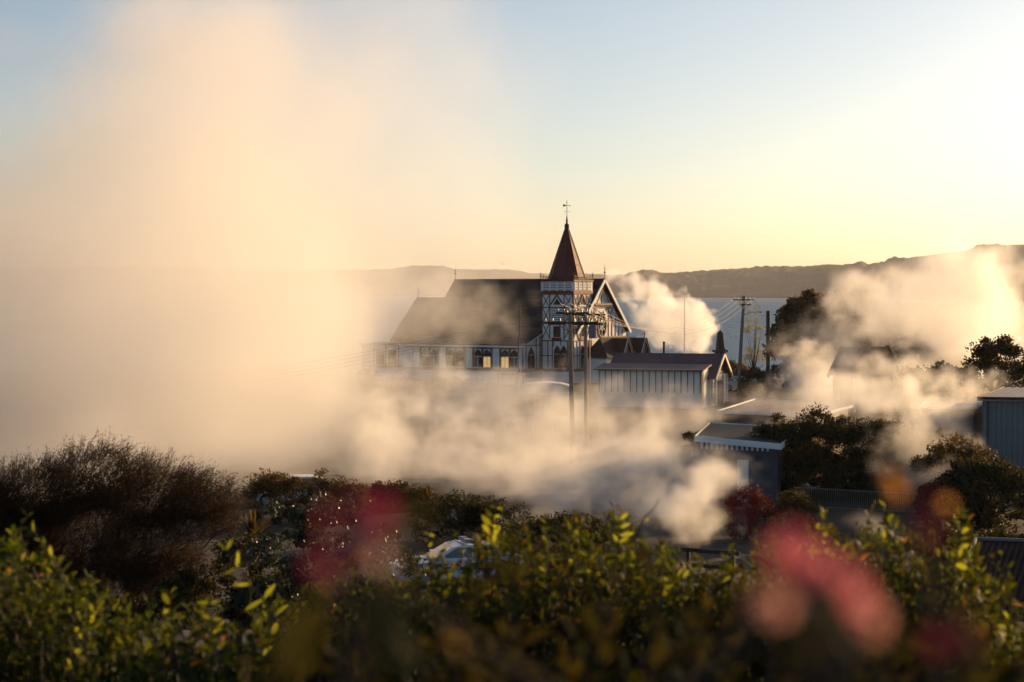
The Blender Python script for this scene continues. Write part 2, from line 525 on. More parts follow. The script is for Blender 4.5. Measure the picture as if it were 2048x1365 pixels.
# vestry
MB().box((-27.3, -8.2, -.6), (-20.1, -2.2, 4.0)).build('vestry_wall', W_, ch)
MB().box((-27.6, -8.5, 4.003), (-20.3, -2.2, 4.22)).build('vestry_roof', M['roof'], ch)
fV = Face(ch, (-27.3, -8.2, 0), (1, 0, 0), (0, -1, 0))
fV.bar(0, 1.55, 7.2, 1.55, .22, B_)
for a in (0.1, 1.7, 3.4, 5.2, 7.0): fV.bar(a, 1.66, a, 3.95, .12, B_)
fV.window(2.0, 1.8, 3.2, 3.4, B_, M['glass'])
fV.window(3.7, 1.8, 4.9, 3.4, B_, M['glass'])
# aisle with its lean-to roof
AX0, AX1, AY = -19.9, -4.05, -10.4
MB().prism([(AY, -0.6), (-5.72, -0.6), (-5.72, 5.8), (AY, 4.2)], 'x', AX0, AX1).build('aisle_wall', W_, ch)
ar = roof_slab(ch, AX0 - .3, AX1 + .3, -5.55, 5.98, AY - .45, 4.20, 0.13, M['roof'], 'aisle_roof')
for k in range(1, 7):
    q = k / 7.0
    piece('shingle_course', ar, M['roof'], ((AX0+AX1)/2, -5.55 + (AY-.45+5.55)*q, 5.98 - 1.78*q + .145), (1, 0, 0), AX1-AX0+.58, Vector((0, -.948, -.318)), .36, Vector((0, -.318, .948)), .03)
fA = Face(ch, (AX0, AY, 0), (1, 0, 0), (0, -1, 0))
LA = AX1 - AX0
fA.bar(-.3, 4.16, LA + .3, 4.16, .2, W_, 'fascia', .36, .46)
MB().tube([fA.pt(-.3, 4.10, .52), fA.pt(LA + .3, 4.10, .52)], .07, 6).build('gutter', W_, ch)
MB().tube([fA.pt(LA - .12, 4.1, .5), fA.pt(LA - .12, 3.9, .1), fA.pt(LA - .12, 0.1, .1)], .05, 6).build('downpipe', W_, ch)
fA.bar(0, 1.52, LA, 1.52, .3, B_, 'dado_rail', 0, .09)
fA.bar(0, 1.30, LA, 1.30, .12, W_, 'sill_course', 0, .12)
fA.bar(0, 4.0, LA, 4.0, .14, B_)
bay = 3.55
xb = LA - 0.25
i = 0
while xb > 1.0:
    xl = xb - bay
    if xl < -.2: break
    # broad white pier with brown edges
    fA.panel('pier', xl + .02, 1.68, xl + .86, 3.92, W_, 0, .10)
    fA.bar(xl + .92, 1.68, xl + .92, 3.92, .12, B_)
    fA.bar(xl - .04, 1.68, xl - .04, 3.92, .12, B_)
    for k, a0 in enumerate((xl + 1.02, xl + 2.22)):
        gm = M['glow'] if (i, k) in ((0, 0), (1, 1)) else M['glass']  # two panes glow to imitate sunrise light passing through
        w = fA.ring('window', [(a0, 1.7), (a0+1.14, 1.7), (a0+1.14, 3.92), (a0, 3.92)], [(a0+.09, 1.8), (a0+1.05, 1.8), (a0+1.05, 3.86), (a0+.09, 3.86)], B_, -.01, .08)
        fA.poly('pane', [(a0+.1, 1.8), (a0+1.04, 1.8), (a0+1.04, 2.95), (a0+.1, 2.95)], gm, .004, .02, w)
        fA.poly('pane', [(a0+.1, 3.02), (a0+1.04, 3.02), (a0+1.04, 3.3), (a0+.9, 3.58), (a0+.57, 3.78), (a0+.24, 3.58), (a0+.1, 3.3)], M['glass'], .004, .02, w)
        fA.poly('sill', [(a0+.04, 1.74), (a0+1.1, 1.74), (a0+1.1, 1.83), (a0+.04, 1.83)], W_, .081, .14, w)
        fA.poly('glazing_bar', [(a0+.1, 2.95), (a0+1.04, 2.95), (a0+1.04, 3.02), (a0+.1, 3.02)], W_, .021, .06, w)
        fA.poly('glazing_bar', [(a0+.54, 1.8), (a0+.60, 1.8), (a0+.60, 2.95), (a0+.54, 2.95)], W_, .021, .05, w)
    xb = xl
    i += 1
# aisle end wall (faces right)
fE = Face(ch, (AX1, AY, 0), (0, 1, 0), (1, 0, 0))
fE.bar(-.45, 4.22, 4.6, 5.86, .24, W_, 'bargeboard', .18, .28)
fE.bar(0, 1.52, 3.85, 1.52, .28, B_, 'dado_rail', 0, .08)
fE.bar(.06, 1.6, .06, 4.2, .13, B_)
fE.lancet(1.1, 1.75, 2.5, 4.1, B_, M['glass'])
for a, z in ((.75, 4.35), (2.9, 5.1), (3.65, 5.3)): fE.bar(a, 1.66, a, z, .10, B_)
fE.bar(.8, 4.25, 3.85, 4.25, .1, B_)

# ------------------------------------------------------------------ tower
TX0, TX1, TY0, TY1 = -3.9, 0.16, -6.55, -2.5
MB().box((TX0, TY0, -.6), (TX1, TY1, 9.95)).build('tower_wall', W_, ch)
MB().box((TX0-.12, TY0-.12, 9.953), (TX1+.12, TY1+.12, 10.22)).build('tower_belt', B_, ch)
MB().box((TX0-.06, TY0-.06, 10.223), (TX1+.06, TY1+.06, 11.28)).build('louvre_stage', W_, ch)
MB().box((TX0-.16, TY0-.16, 11.283), (TX1+.16, TY1+.16, 11.48)).build('tower_cornice', M['spire'], ch)
TCX, TCY = (TX0+TX1)/2, (TY0+TY1)/2
def spire():
    v, f = [], []
    rr = 2.12
    prof = [(rr*1.02, 11.482), (rr*.985, 11.62), (rr*.80, 12.75), (.22, 17.1), (.20, 17.5), (.10, 17.56)]
    mb = MB()
    b = []
    for r, z in prof:
        for k in range(8):
            a = R(22.5 + 45*k)
            v.append((TCX + r*math.cos(a), TCY + r*math.sin(a), z))
    for i in range(len(prof)-1):
        for k in range(8):
            f.append((i*8+k, i*8+(k+1) % 8, (i+1)*8+(k+1) % 8, (i+1)*8+k))
    f.append(tuple(range((len(prof)-1)*8, len(prof)*8)))
    mb.add(v, f)
    s = mb.build('spire', M['spire'], ch)
    for k in range(8):
        a = R(22.5 + 45*k)
        MB().tube([(TCX + (r+.01)*math.cos(a), TCY + (r+.01)*math.sin(a), z) for r, z in prof[:4]], .05, 5).build('hip_roll', M['spire'], s)
    for z in (12.2, 13.1, 14.0, 14.9, 15.8, 16.5):
        # raised seam rings
        r = float(np.interp(z, [11.62, 12.75, 17.1], [rr*.985, rr*.80, .22])) + .012
        MB().tube([(TCX + r*math.cos(R(22.5+45*k)), TCY + r*math.sin(R(22.5+45*k)), z) for k in range(9)], .02, 4).build('seam', M['spire'], s)
    return s
sp = spire()
MB().lathe([(.24, 17.0), (.27, 17.35), (.27, 17.6), (.12, 17.72), (.10, 18.0), (.13, 18.1), (.06, 18.25), (.09, 18.4), (.035, 18.5), (.03, 20.0), (.05, 20.05), (.012, 20.35)], 10, (TCX, TCY, 0)).build('spire_finial', M['iron'], ch)
wv = MB()
dv = Vector((math.cos(R(32)), math.sin(R(32)), 0))        # vane lies across the view
c0 = Vector((TCX, TCY, 19.72))
wv.tube([c0 - dv*.36, c0 + dv*.36], .022, 5)
nv = Vector((-dv.y, dv.x, 0)) * .012
for A in ([(-.42, .18), (-.42, -.16), (-.12, 0.02)], [(-.30, .12), (-.30, -.12), (-.02, 0.0)], [(.30, .07), (.30, -.07), (.46, 0)]):
    pts = [c0 + dv*a + Vector((0, 0, h)) for a, h in A]
    wv.add([p - nv for p in pts] + [p + nv for p in pts], [(0, 1, 2), (5, 4, 3), (0, 3, 4, 1), (1, 4, 5, 2), (2, 5, 3, 0)])
wv.build('weathervane', M['iron'], ch)
wc = MB()
for d in (dv, Vector((-dv.y, dv.x, 0))):
    c1 = Vector((TCX, TCY, 19.02))
    wc.tube([c1 - d*.28, c1 + d*.28], .016, 5)
    for sg in (-1, 1): wc.lathe([(.01, -.05), (.04, 0), (.01, .05)], 6, tuple(c1 + d*.28*sg))
wc.build('compass_arms', M['iron'], ch)
# iron cresting round the tower top
def cresting(x0, y0, x1, y1):
    mb = MB()
    A, Bp = Vector((x0, y0, 11.48)), Vector((x1, y1, 11.48))
    n = 13
    for z in (.10, .36): mb.tube([A + Vector((0, 0, z)), Bp + Vector((0, 0, z))], .02, 4)
    for k in range(n):
        p = A.lerp(Bp, k/(n-1))
        h = .62 if k % 3 == 1 else .46
        mb.tube([p, p + Vector((0, 0, h))], .018, 4)
        q = (Bp - A).normalized() * .09
        mb.tube([p - q + Vector((0, 0, h-.12)), p + q + Vector((0, 0, h-.12))], .014, 4)
        mb.tube([p - q + Vector((0, 0, .22)), p + Vector((0, 0, .3)), p + q + Vector((0, 0, .22))], .014, 4)
    return mb.build('cresting', M['iron'], ch)
cx0, cx1, cy0, cy1 = TX0-.08, TX1+.08, TY0-.08, TY1+.08
cresting(cx0, cy0, cx1, cy0); cresting(cx1, cy0, cx1, cy1); cresting(cx1, cy1, cx0, cy1); cresting(cx0, cy1, cx0, cy0)
for x, y in ((cx0, cy0), (cx1, cy0), (cx1, cy1), (cx0, cy1)): finial(ch, x, y, 11.47, .95, M['iron'], 'corner_finial')
# tower faces
def tower_face(origin, u, n, L):
    f = Face(ch, origin, u, n)
    # louvre stage
    nb = 4
    f.bar(.05, 10.3, L-.05, 10.3, .08, W_, 'rail', .06, .12)
    w = (L - .3) / nb
    for k in range(nb):
        a0, a1 = .15 + k*w + .09, .15 + (k+1)*w - .09
        f.panel('louvre_recess', a0, 10.42, a1, 11.2, M['darkwood'], .055, .065)
        for j in range(4):
            z = 10.47 + j*.19
            f.bar(a0, z + .05, a1, z + .05, .115, W_, 'louvre', .066, .10)
        f.bar(a0 - .09, 10.35, a0 - .09, 11.25, .13, W_, 'post', .06, .13)
    for k in range(nb):
        a0 = .15 + k*w + .12
        f.panel('cornice_block', a0, 10.225, a0 + w - .24, 10.33, B_, .06, .15)
    # timber frame
    tw = .11
    A = [0.055, .26*L, .71*L, L-.055]
    for a in A: f.bar(a, 4.9, a, 9.95, tw, B_)
    T = [9.88, 8.42, 6.72, 4.75]
    for t in T: f.bar(0, t, L, t, tw, B_, d1=.055)
    for (a0, a1) in ((A[0]+.06, A[1]-.06), (A[2]+.06, A[3]-.06)):
        for (t1, t0) in ((T[0]-.06, T[1]+.06), (T[1]-.06, T[2]+.06)):
            f.bar(a0, t0, a1, t1, .085, B_, 'brace', 0, .042); f.bar(a0, t1, a1, t0, .085, B_, 'brace', 0, .046)
        f.bar(a0, T[2]-.06, a1, T[3]+.3, .085, B_, 'brace', 0, .042); f.bar(a1, T[2]-.06, a0, T[3]+.3, .085, B_, 'brace', 0, .046)
    a0, a1 = A[1]+.06, A[2]-.06
    c = (a0+a1)/2
    # belfry opening: pointed hood, small dark triangle, louvres below
    f.bar(a0+.05, 8.75, c, 9.82, .13, B_, 'hood', 0, .12); f.bar(a1-.05, 8.75, c, 9.82, .13, B_, 'hood', 0, .115)
    f.poly('belfry_opening', [(a0+.35, 8.72), (a1-.35, 8.72), (c, 9.42)], M['darkwood'], .004, .03)
    f.panel('louvre_recess', a0+.1, 6.85, a1-.1, 8.34, M['darkwood'], .004, .02)
    f.bar(a0+.05, 8.62, a1-.05, 8.62, .1, W_, 'rail', 0, .09)
    for j in range(7):
        z = 6.93 + j*.208
        f.bar(a0+.1, z+.06, a1-.1, z+.06, .13, W_, 'louvre', .021, .085)
    f.bar(a0, 6.62, a1, 6.62, .20, B_, 'sill', .056, .16)
    # lower small window with brown sill and apron
    f.window(c-.45, 5.15, c+.45, 6.35, B_, M['glass'], .1)
    f.panel('apron', c-.62, 4.80, c+.62, 5.1, B_, 0.056, .14)
    # ground storey
    f.bar(0, 1.52, L, 1.52, .28, B_, 'dado_rail', 0, .09)
    for a in (0.06, .20*L, .34*L, .86*L, L-.06): f.bar(a, 1.66, a, 4.7, .09, B_)
    f.bar(.06, 3.1, .34*L, 3.1, .08, B_, d1=.042); f.bar(.86*L, 3.1, L-.06, 3.1, .08, B_, d1=.042)
    m_ = .6*L
    f.lancet(m_-.82, 1.72, m_-.02, 4.25, B_, M['glass']); f.lancet(m_+.02, 1.72, m_+.82, 4.25, B_, M['glass'])
    f.bar(m_-.9, 4.1, m_-.9, 4.7, .09, B_); f.bar(m_, 4.25, m_, 4.7, .09, B_); f.bar(m_+.9, 1.66, m_+.9, 4.7, .09, B_)
    return f
tower_face((TX0, TY0, 0), (1, 0, 0), (0, -1, 0), TX1-TX0)
tower_face((TX1, TY0, 0), (0, 1, 0), (1, 0, 0), TY1-TY0)

# ------------------------------------------------------------------ west gable
fG = Face(ch, (0, 0, 0), (0, 1, 0), (1, 0, 0))
gable_boards(fG, 0, EZ - .02, HY + .06, RZ + .02, W_, .34, .40, .50)
gable_boards(fG, 0, 8.55, 1.75, 10.55, B_, .16, .20, .28, 'inner_bargeboard')
fG.bar(-2.0, 8.75, 2.0, 8.75, .22, B_, 'collar_beam', .12, .34)
fG.bar(-2.3, 8.35, 2.3, 8.35, .12, B_)
fG.bar(0, 8.86, 0, 10.3, .1, B_)
fG.bar(-4.0, 6.9, 4.0, 6.9, .12, B_); fG.bar(-5.4, 5.05, 5.6, 5.05, .14, B_)
for a in (-2.4, -1.6, 1.6, 2.4, 3.2, 4.0, 4.8): fG.bar(a, 5.1, a, min(8.3, 10.7 - abs(a)*1.02), .09, B_)
for a0, a1 in ((-2.4, -1.6), (1.6, 2.4)):
    fG.bar(a0, 6.95, a1, 8.2, .08, B_, 'brace', 0, .042); fG.bar(a1, 6.95, a0, 8.2, .08, B_, 'brace', 0, .046)
fG.bar(-1.55, 8.25, 0, 7.75, .09, B_, 'brace', 0, .043); fG.bar(1.55, 8.25, 0, 7.75, .09, B_, 'brace', 0, .047)
ang = [2*math.pi*k/20 for k in range(20)]
wr = fG.ring('rose_window', [(1.05*math.cos(a), 6.35 + 1.35*math.sin(a)) for a in ang], [(.85*math.cos(a), 6.35 + 1.15*math.sin(a)) for a in ang], B_, -.01, .12)
fG.poly('pane', [(.86*math.cos(a), 6.35 + 1.16*math.sin(a)) for a in ang], M['glass'], .004, .03, wr)
for k in range(3):
    a = R(90 + 60*k)
    o = Vector((.85*math.cos(a), 1.15*math.sin(a)))
    e = MB(); A, Bq = fG.pt(-o.x, 6.35-o.y, .06), fG.pt(o.x, 6.35+o.y, .06)
    e.tube([A, Bq], .045, 4).build('tracery', W_, wr)
rr2 = MB().tube([fG.pt(.4*math.cos(a), 6.35+.5*math.sin(a), .07) for a in ang+[0]], .045, 4).build('tracery', W_, wr)
finial(ch, .4, 0, RZ + .05, 1.75, M['gilt']); finial(ch, -19.75, 0, RZ + .05, 1.6, M['iron']); finial(ch, -25.0, 0, 9.45, 1.4, M['iron'])
# narthex across the west front with two small gables
NX, NY0, NY1 = 3.0, -2.3, 4.9
MB().box((.165, -4.3, -.6), (NX, NY1, 3.1)).build('narthex_wall', W_, ch)
MB().prism([(.02, 3.103), (NX, 3.103), (1.5, 4.85)], 'y', NY1-.2, NY1).build('narthex_gable', W_, ch)
_e, _t = NX+.4, .12
MB().add([(_e, -4.65, 2.98), (_e, NY1+.25, 2.98), (1.5, NY1+.25, 5.05), (1.5, -3.0, 5.05), (.17, -4.65, 2.98), (.17, NY1+.25, 3.4),
          (_e, -4.65, 2.98-_t), (_e, NY1+.25, 2.98-_t), (1.5, NY1+.25, 5.05-_t), (.17, -4.65, 2.98-_t), (.17, NY1+.25, 3.4-_t)],
         [(0, 1, 2, 3), (0, 3, 4), (3, 2, 5, 4), (0, 6, 7, 1), (1, 7, 8, 2), (2, 8, 10, 5), (0, 4, 9, 6), (4, 5, 10, 9), (6, 9, 10, 8, 7)]).build('narthex_roof', M['roof'], ch)
fN = Face(ch, (NX, NY0, 0), (0, 1, 0), (1, 0, 0))
LN = NY1-NY0
fN.bar(0, 1.52, LN, 1.52, .26, B_, 'dado_rail', 0, .08); fN.bar(0, 2.9, LN, 2.9, .1, B_)
fN.bar(-.25, 3.0, LN+.25, 3.0, .16, W_, 'fascia', .40, .47)
for a in (.06, .9, 2.9, 3.6, 4.4, LN-.06): fN.bar(a, 1.6, a, 2.86, .09, B_)
for cy in (1.9, 6.0):
    MB().prism([(cy+NY0-.95, 1.0 if cy < 3 else 2.8), (cy+NY0+.95, 1.0 if cy < 3 else 2.8), (cy+NY0+.95, 3.0), (cy+NY0, 4.75), (cy+NY0-.95, 3.0)], 'x', 1.9, NX+.5).build('porch_gable', B_, ch)
    ff = Face(ch, (NX+.5, NY0+cy, 0), (0, 1, 0), (1, 0, 0))
    gable_boards(ff, 0, 2.75, 1.25, 4.95, W_, .2, .14, .22)
    for sg in (-1, 1):
        d = Vector((0, sg*1.2, -2.15)).normalized(); nn = Vector((0, sg*2.15, 1.2)).normalized()
        piece('porch_roof', ch, M['roof'], (NX-.35, NY0+cy+sg*.62, 3.87), (1, 0, 0), 2.3, d, 2.45, nn, .09)
    if cy < 3:
        ff.lancet(-.62, 1.2, -.02, 2.75, B_, M['glass']); ff.lancet(.02, 1.2, .62, 2.75, B_, M['glass'])
        ff.bar(-.95, 1.6, -.95, 2.9, .1, W_, 'post', 0, .07); ff.bar(.95, 1.6, .95, 2.9, .1, W_, 'post', 0, .07)
    finial(ch, NX+.5, NY0+cy, 4.95, .8, M['iron'])
# plinth below everything
MB().box((AX0-.1, AY-.08, -.62), (AX1-.02, AY+.3, 1.2)).build('plinth', M['white2'], ch)
# ------------------------------------------------------------------ annex hall with lean-to (in front of the church, right)
def gabled(parent, L, W, wall_h, ridge_h, wm, rm, over=.4, zb=-.6, t=.12, wall_name='wall'):
    """A gabled block: ridge along local x from 0 to -L, gable at x=0, centre line y=0."""
    MB().prism([(-W/2, zb), (W/2, zb), (W/2, wall_h), (0, ridge_h-.12), (-W/2, wall_h)], 'x', -L, 0).build(wall_name, wm, parent)
    s = (ridge_h - wall_h) / (W/2)
    for sg in (-1, 1):
        roof_slab(parent, -L-over, over, 0, ridge_h - (0 if sg < 0 else .004), sg*(W/2+over), wall_h - s*over, t, rm)
    return Face(parent, (0, 0, 0), (0, 1, 0), (1, 0, 0)), Face(parent, (-L, -W/2, 0), (1, 0, 0), (0, -1, 0))

ap = at(1438, 710, 178)
an = empty('meeting_hall', (ap.x, 178, 0.0), R(-19), 'low hall with grey roof, black-battened pale wall and glowing bargeboards', 'hall')
AR = ap.z
fg, fs = gabled(an, 9.2, 6.0, AR-1.75, AR, M['white'], M['redroof'], .45)
gable_boards(fg, 0, AR-2.05, 3.35, AR+.05, M['paleboard'], .30, .46, .56)
fg.panel('porch_infill', -2.9, AR-1.75, 2.9, AR-1.55, M['darkwood'], .02, .08)
fg.poly('gable_panel', [(-2.6, AR-1.5), (2.6, AR-1.5), (0, AR-.25)], M['carved'], .01, .06)
MB().lathe([(.10, 0), (.16, .12), (.10, .3), (.15, .42), (.04, .6)], 8, (.5, 0, AR+.05)).build('carved_mask', M['carved'], an)
# carved uprights of the porch and the doorway
for a in (-2.9, -1.5, 1.5, 2.9):
    fg.bar(a, 0, a, AR-1.75, .34, M['paleboard'] if a < -2 else M['white'], 'upright', .03, .16)
for a in (-2.9, 2.9):
    for k in range(9):
        z = .35 + k*.33
        fg.bar(a-.12, z, a+.12, z+.16, .05, M['brown'], 'lattice_strip', .161, .18); fg.bar(a+.12, z, a-.12, z+.16, .05, M['brown'], 'lattice_strip', .161, .183)
fg.panel('doorway', -1.3, 0, 1.3, AR-2.3, M['darkwood'], .01, .05)
# lean-to along the side that faces the viewer
LY, LZ = -5.6, 3.35
MB().prism([(LY, -.6), (-3.02, -.6), (-3.02, LZ+.25), (LY, LZ-.05)], 'x', -9.6, -.25).build('lean_to_wall', M['white'], an)
MB().prism([(LY-.35, LZ-.08), (-3.03, LZ+.32), (-3.03, LZ+.42), (LY-.35, LZ+.02)], 'x', -9.9, .05).build('lean_to_roof', M['redroof'], an)
fl = Face(an, (-9.6, LY, 0), (1, 0, 0), (0, -1, 0))
fl.bar(-.3, LZ-.02, 9.65, LZ-.02, .16, M['paleboard'], 'fascia', .36, .42)
MB().tube([fl.pt(-.3, LZ-.06, .47), fl.pt(9.65, LZ-.06, .47)], .055, 6).build('gutter', M['redroof'], an)
for k in range(17):
    fl.bar(.1 + k*.572, 1.3, .1 + k*.572, LZ-.1, .085, M['darkwood'], 'batten', 0, .045)
fl.panel('plinth', -.02, -.6, 9.36, 1.27, M['white2'], 0, .05)
fl2 = Face(an, (-.25, LY, 0), (0, 1, 0), (1, 0, 0))
fl2.panel('carved_panel', .05, .2, .62, LZ-.1, M['paleboard'], 0, .05)
for k in range(9):
    z = .4 + k*.31
    fl2.bar(.12, z, .55, z+.28, .06, M['brown'], 'lattice_strip', .051, .07); fl2.bar(.55, z, .12, z+.28, .06, M['brown'], 'lattice_strip', .051, .073)

# canopy against the aisle wall
cp = empty('canopy', at(1022, 770, 206).xy.to_3d(), R(-32), 'small flat-roofed canopy standing against the aisle wall', 'canopy')
MB().box((-1.3, -.7, 1.62), (1.3, .7, 1.74)).build('roof', M['brown'], cp)
for x in (-1.2, 1.2):
    for y in (-.6, .6): MB().box((x-.05, y-.05, -.3), (x+.05, y+.05, 1.617)).build('post', M['brown'], cp)
MB().box((-1.25, -.02, .5), (1.25, .02, 1.5)).build('board', M['white2'], cp)

# memorial obelisk beyond the hall
ob = empty('memorial_obelisk', at(1440, 700, 232).xy.to_3d(), R(12), 'dark stepped stone obelisk rising behind the hall roof', 'monument')
MB().box((-1.5, -1.5, -.6), (1.5, 1.5, .5)).build('step', M['stone'], ob)
MB().box((-1.0, -1.0, .503), (1.0, 1.0, 1.6)).build('pedestal', M['stone'], ob)
MB().add([(-.62,-.62,1.603),(.62,-.62,1.603),(.62,.62,1.603),(-.62,.62,1.603),(-.5,-.5,3.1),(.5,-.5,3.1),(.5,.5,3.1),(-.5,.5,3.1)], [(0,3,2,1),(4,5,6,7),(0,1,5,4),(1,2,6,5),(2,3,7,6),(3,0,4,7)]).build('die', M['stone'], ob)
MB().box((-.72, -.72, 3.103), (.72, .72, 3.38)).build('cornice', M['stone'], ob)
MB().add([(-.42,-.42,3.383),(.42,-.42,3.383),(.42,.42,3.383),(-.42,.42,3.383),(-.27,-.27,5.35),(.27,-.27,5.35),(.27,.27,5.35),(-.27,.27,5.35),(0,0,5.7)], [(0,3,2,1),(0,1,5,4),(1,2,6,5),(2,3,7,6),(3,0,4,7),(4,5,8),(5,6,8),(6,7,8),(7,4,8)]).build('shaft', M['stone'], ob)
fp = at(1369, 595, 226)
o = MB().lathe([(.05, -.5), (.045, fp.z*.6), (.03, fp.z-.1), (.05, fp.z-.05), (.01, fp.z)], 8, (fp.x, 226, 0)).build('flagpole', M['white'])
tag(o, 'thin bare flagpole standing behind the hall roof', 'flagpole')
cq = at(1328, 686, 222)
o = MB().lathe([(.13, 0), (.13, cq.z), (.16, cq.z+.02), (.16, cq.z+.12), (.10, cq.z+.12), (.10, cq.z)], 10, (cq.x, 222, 0)).build('vent_pipe', M['iron'])
tag(o, 'short dark vent pipe poking up behind the hall roof', 'pipe')

# ------------------------------------------------------------------ carved whare on the right
wp_ = at(1690, 697, 168)
wh = empty('carved_house', (wp_.x, 168, 0.0), R(31+180), 'small carved house with steep dark gable standing in the steam', 'house')
HZ = wp_.z
fw_, fs_ = gabled(wh, 4.4, 3.0, HZ-2.0, HZ, M['carved'], M['darkwood'], .25)
gable_boards(fw_, 0, HZ-2.5, 1.85, HZ+.12, M['carved'], .30, .26, .36)
fb_ = Face(wh, (-4.4, 0, 0), (0, 1, 0), (-1, 0, 0))
gable_boards(fb_, 0, HZ-2.5, 1.85, HZ+.12, M['carved'], .30, .26, .36)
fw_.panel('doorway', -.5, 0, .5, 1.9, M['darkwood'], .01, .06)
fw_.window(-1.25, 1.0, -.65, 1.9, M['paleboard'], M['glass'])
for a in (-1.35, 1.35): fw_.bar(a, 0, a, HZ-2.0, .2, M['paleboard'], 'upright', .02, .12)

# ------------------------------------------------------------------ low iron-roofed building
def corrugated(name, A, B, C, D, n, amp, m, parent=None, t=.03):
    """Sheet with ridges running A->B ... D->C (A,B one edge; D,C the other)."""
    v, f = [], []
    for i in range(n + 1):
        q = i / n
        dz = amp * (1 if i % 2 else -1)
        p0, p1 = A.lerp(D, q), B.lerp(C, q)
        v += [p0 + Vector((0, 0, dz)), p1 + Vector((0, 0, dz)), p0 + Vector((0, 0, dz-t)), p1 + Vector((0, 0, dz-t))]
    for i in range(n):
        a = i*4
        f += [(a, a+1, a+5, a+4), (a+2, a+6, a+7, a+3), (a, a+4, a+6, a+2), (a+1, a+3, a+7, a+5)]
    f += [(0, 2, 3, 1), (n*4, n*4+1, n*4+3, n*4+2)]
    return MB().add(v, f).build(name, m, parent)

def slab_house(name, label, cat, A, B, C, D, ground, wm, rm, n=40, fascia=None, inset=.35, fh=.2, amp=.02):
    """Roof corners A,B (front left, right), C,D (back right, left); walls inset below."""
    c = (A+B+C+D)/4
    root = empty(name, (c.x, c.y, ground), 0, label, cat)
    off = Vector((c.x, c.y, ground))
    a, b, c_, d = (p - off for p in (A, B, C, D))
    corrugated('roof', d, a, b, c_, n, amp, rm, root)
    ctr = (a+b+c_+d)/4
    ins = [p.lerp(Vector((ctr.x, ctr.y, p.z)), inset / max(.5, (p - ctr).length)) for p in (a, b, c_, d)]
    v = [Vector((p.x, p.y, -.6)) for p in ins] + [Vector((p.x, p.y, p.z - .12)) for p in ins]
    MB().add(v, [(0,3,2,1),(4,5,6,7),(0,1,5,4),(1,2,6,5),(2,3,7,6),(3,0,4,7)]).build('wall', wm, root)
    if fascia:
        for p, q in ((a, b), (d, a), (b, c_), (c_, d)):
            dr = (q-p); Ln = dr.length; dr.normalize()
            nn = dr.cross(Vector((0, 0, 1))).normalized(); up = nn.cross(dr)
            if up.z < 0: up = -up
            piece('fascia', root, fascia, (p+q)/2 + nn*.05 - up*(fh*.5-.06), dr, Ln+.1, nn, .05, up, fh)
    return root, ins

A, B, C, D = at(1436, 823, 119), at(1628, 832, 116), at(1704, 812, 126), at(1512, 799, 131)
sh, _ = slab_house('iron_roofed_building', 'low building with wide pale corrugated iron roof', 'building', A, B, C, D, -.3, mat('brown_board', (.09, .07, .055), .8, .3, 1.5), mat('purple_grey_iron', (.13, .12, .135), .75, .35, .5), 46, M['white2'], fh=.16)
A, B, C, D = at(1392, 874, 100), at(1560, 890, 98), at(1600, 857, 106.5), at(1421, 847, 108)
sh2, ins = slab_house('small_shed', 'small dark shed with flat green roof and broad white fascia', 'shed', A, B, C, D, -.3, mat('dark_slate_board', (.06, .07, .085), .75, .25, 1.5), mat('green_sheet', (.03, .045, .042), .8, .3, 1), 30, M['white'], fh=.30, amp=.002)
_h = lambda v_: Vector((v_.x, v_.y, 0)).normalized()
fsh = Face(sh2, ins[0], _h(ins[1]-ins[0]), Vector((_h(ins[1]-ins[0]).y, -_h(ins[1]-ins[0]).x, 0)))
for k in range(14):
    fsh.bar(.1+k*.27, -.62, .1+k*.27, -.22, .13, M['white2'], 'vent_slat', .0, .05)
fsh.panel('door', 2.0, -3.2, 2.6, -1.1, M['white2'], 0, .05)

# ------------------------------------------------------------------ sheds on the far right
A, B, C, D = at(1957, 796, 106), at(2260, 800, 104), at(2330, 775, 118), at(2010, 775, 118)
sR, insR = slab_house('iron_shed', 'tall pale green iron shed cut off by the edge', 'shed', A, B, C, D, -.3, mat('pale_green_iron', (.17, .21, .20), .6, .2, .6), M['corr'], 40, M['darkwood'], fh=.14)
fR = Face(sR, insR[0], _h(insR[1]-insR[0]), Vector((_h(insR[1]-insR[0]).y, -_h(insR[1]-insR[0]).x, 0)))
for k in range(26): fR.bar(.3+k*.28, -4.6, .3+k*.28, -.2, .05, M['corr'] if k else M['darkwood'], 'sheet_rib', 0, .035)
MB().tube([fR.pt(-.3, -.12, .3), fR.pt(8, -.12, .3)], .06, 6).build('gutter', M['corr'], sR)
MB().tube([fR.pt(.12, -.14, .28), fR.pt(.12, -.5, .06), fR.pt(.12, -4.6, .06)], .04, 6).build('downpipe', M['corr'], sR)
A, B, C, D = at(1838, 818, 109), at(1952, 817, 108), at(1975, 806, 116), at(1850, 806, 116)
slab_house('lean_to_shed', 'low blue-grey lean-to shed beside the pale green iron shed', 'shed', A, B, C, D, -.3, mat('blue_grey_board', (.07, .085, .10), .7, .2, 1), M['corr'], 20, M['white2'], fh=.1)
A, B, C, D = at(1890, 1240, 31), at(2200, 1265, 30), at(2230, 1090, 40), at(1957, 1081, 41)
slab_house('cottage', 'dark corrugated cottage roof in the corner behind the hedge', 'cottage', A, B, C, D, 2.5, M['darkwood'], mat('dark_blue_iron', (.018, .018, .022), .95, .25, 1, spec=.0), 44, M['grey'], fh=.16, amp=.006)

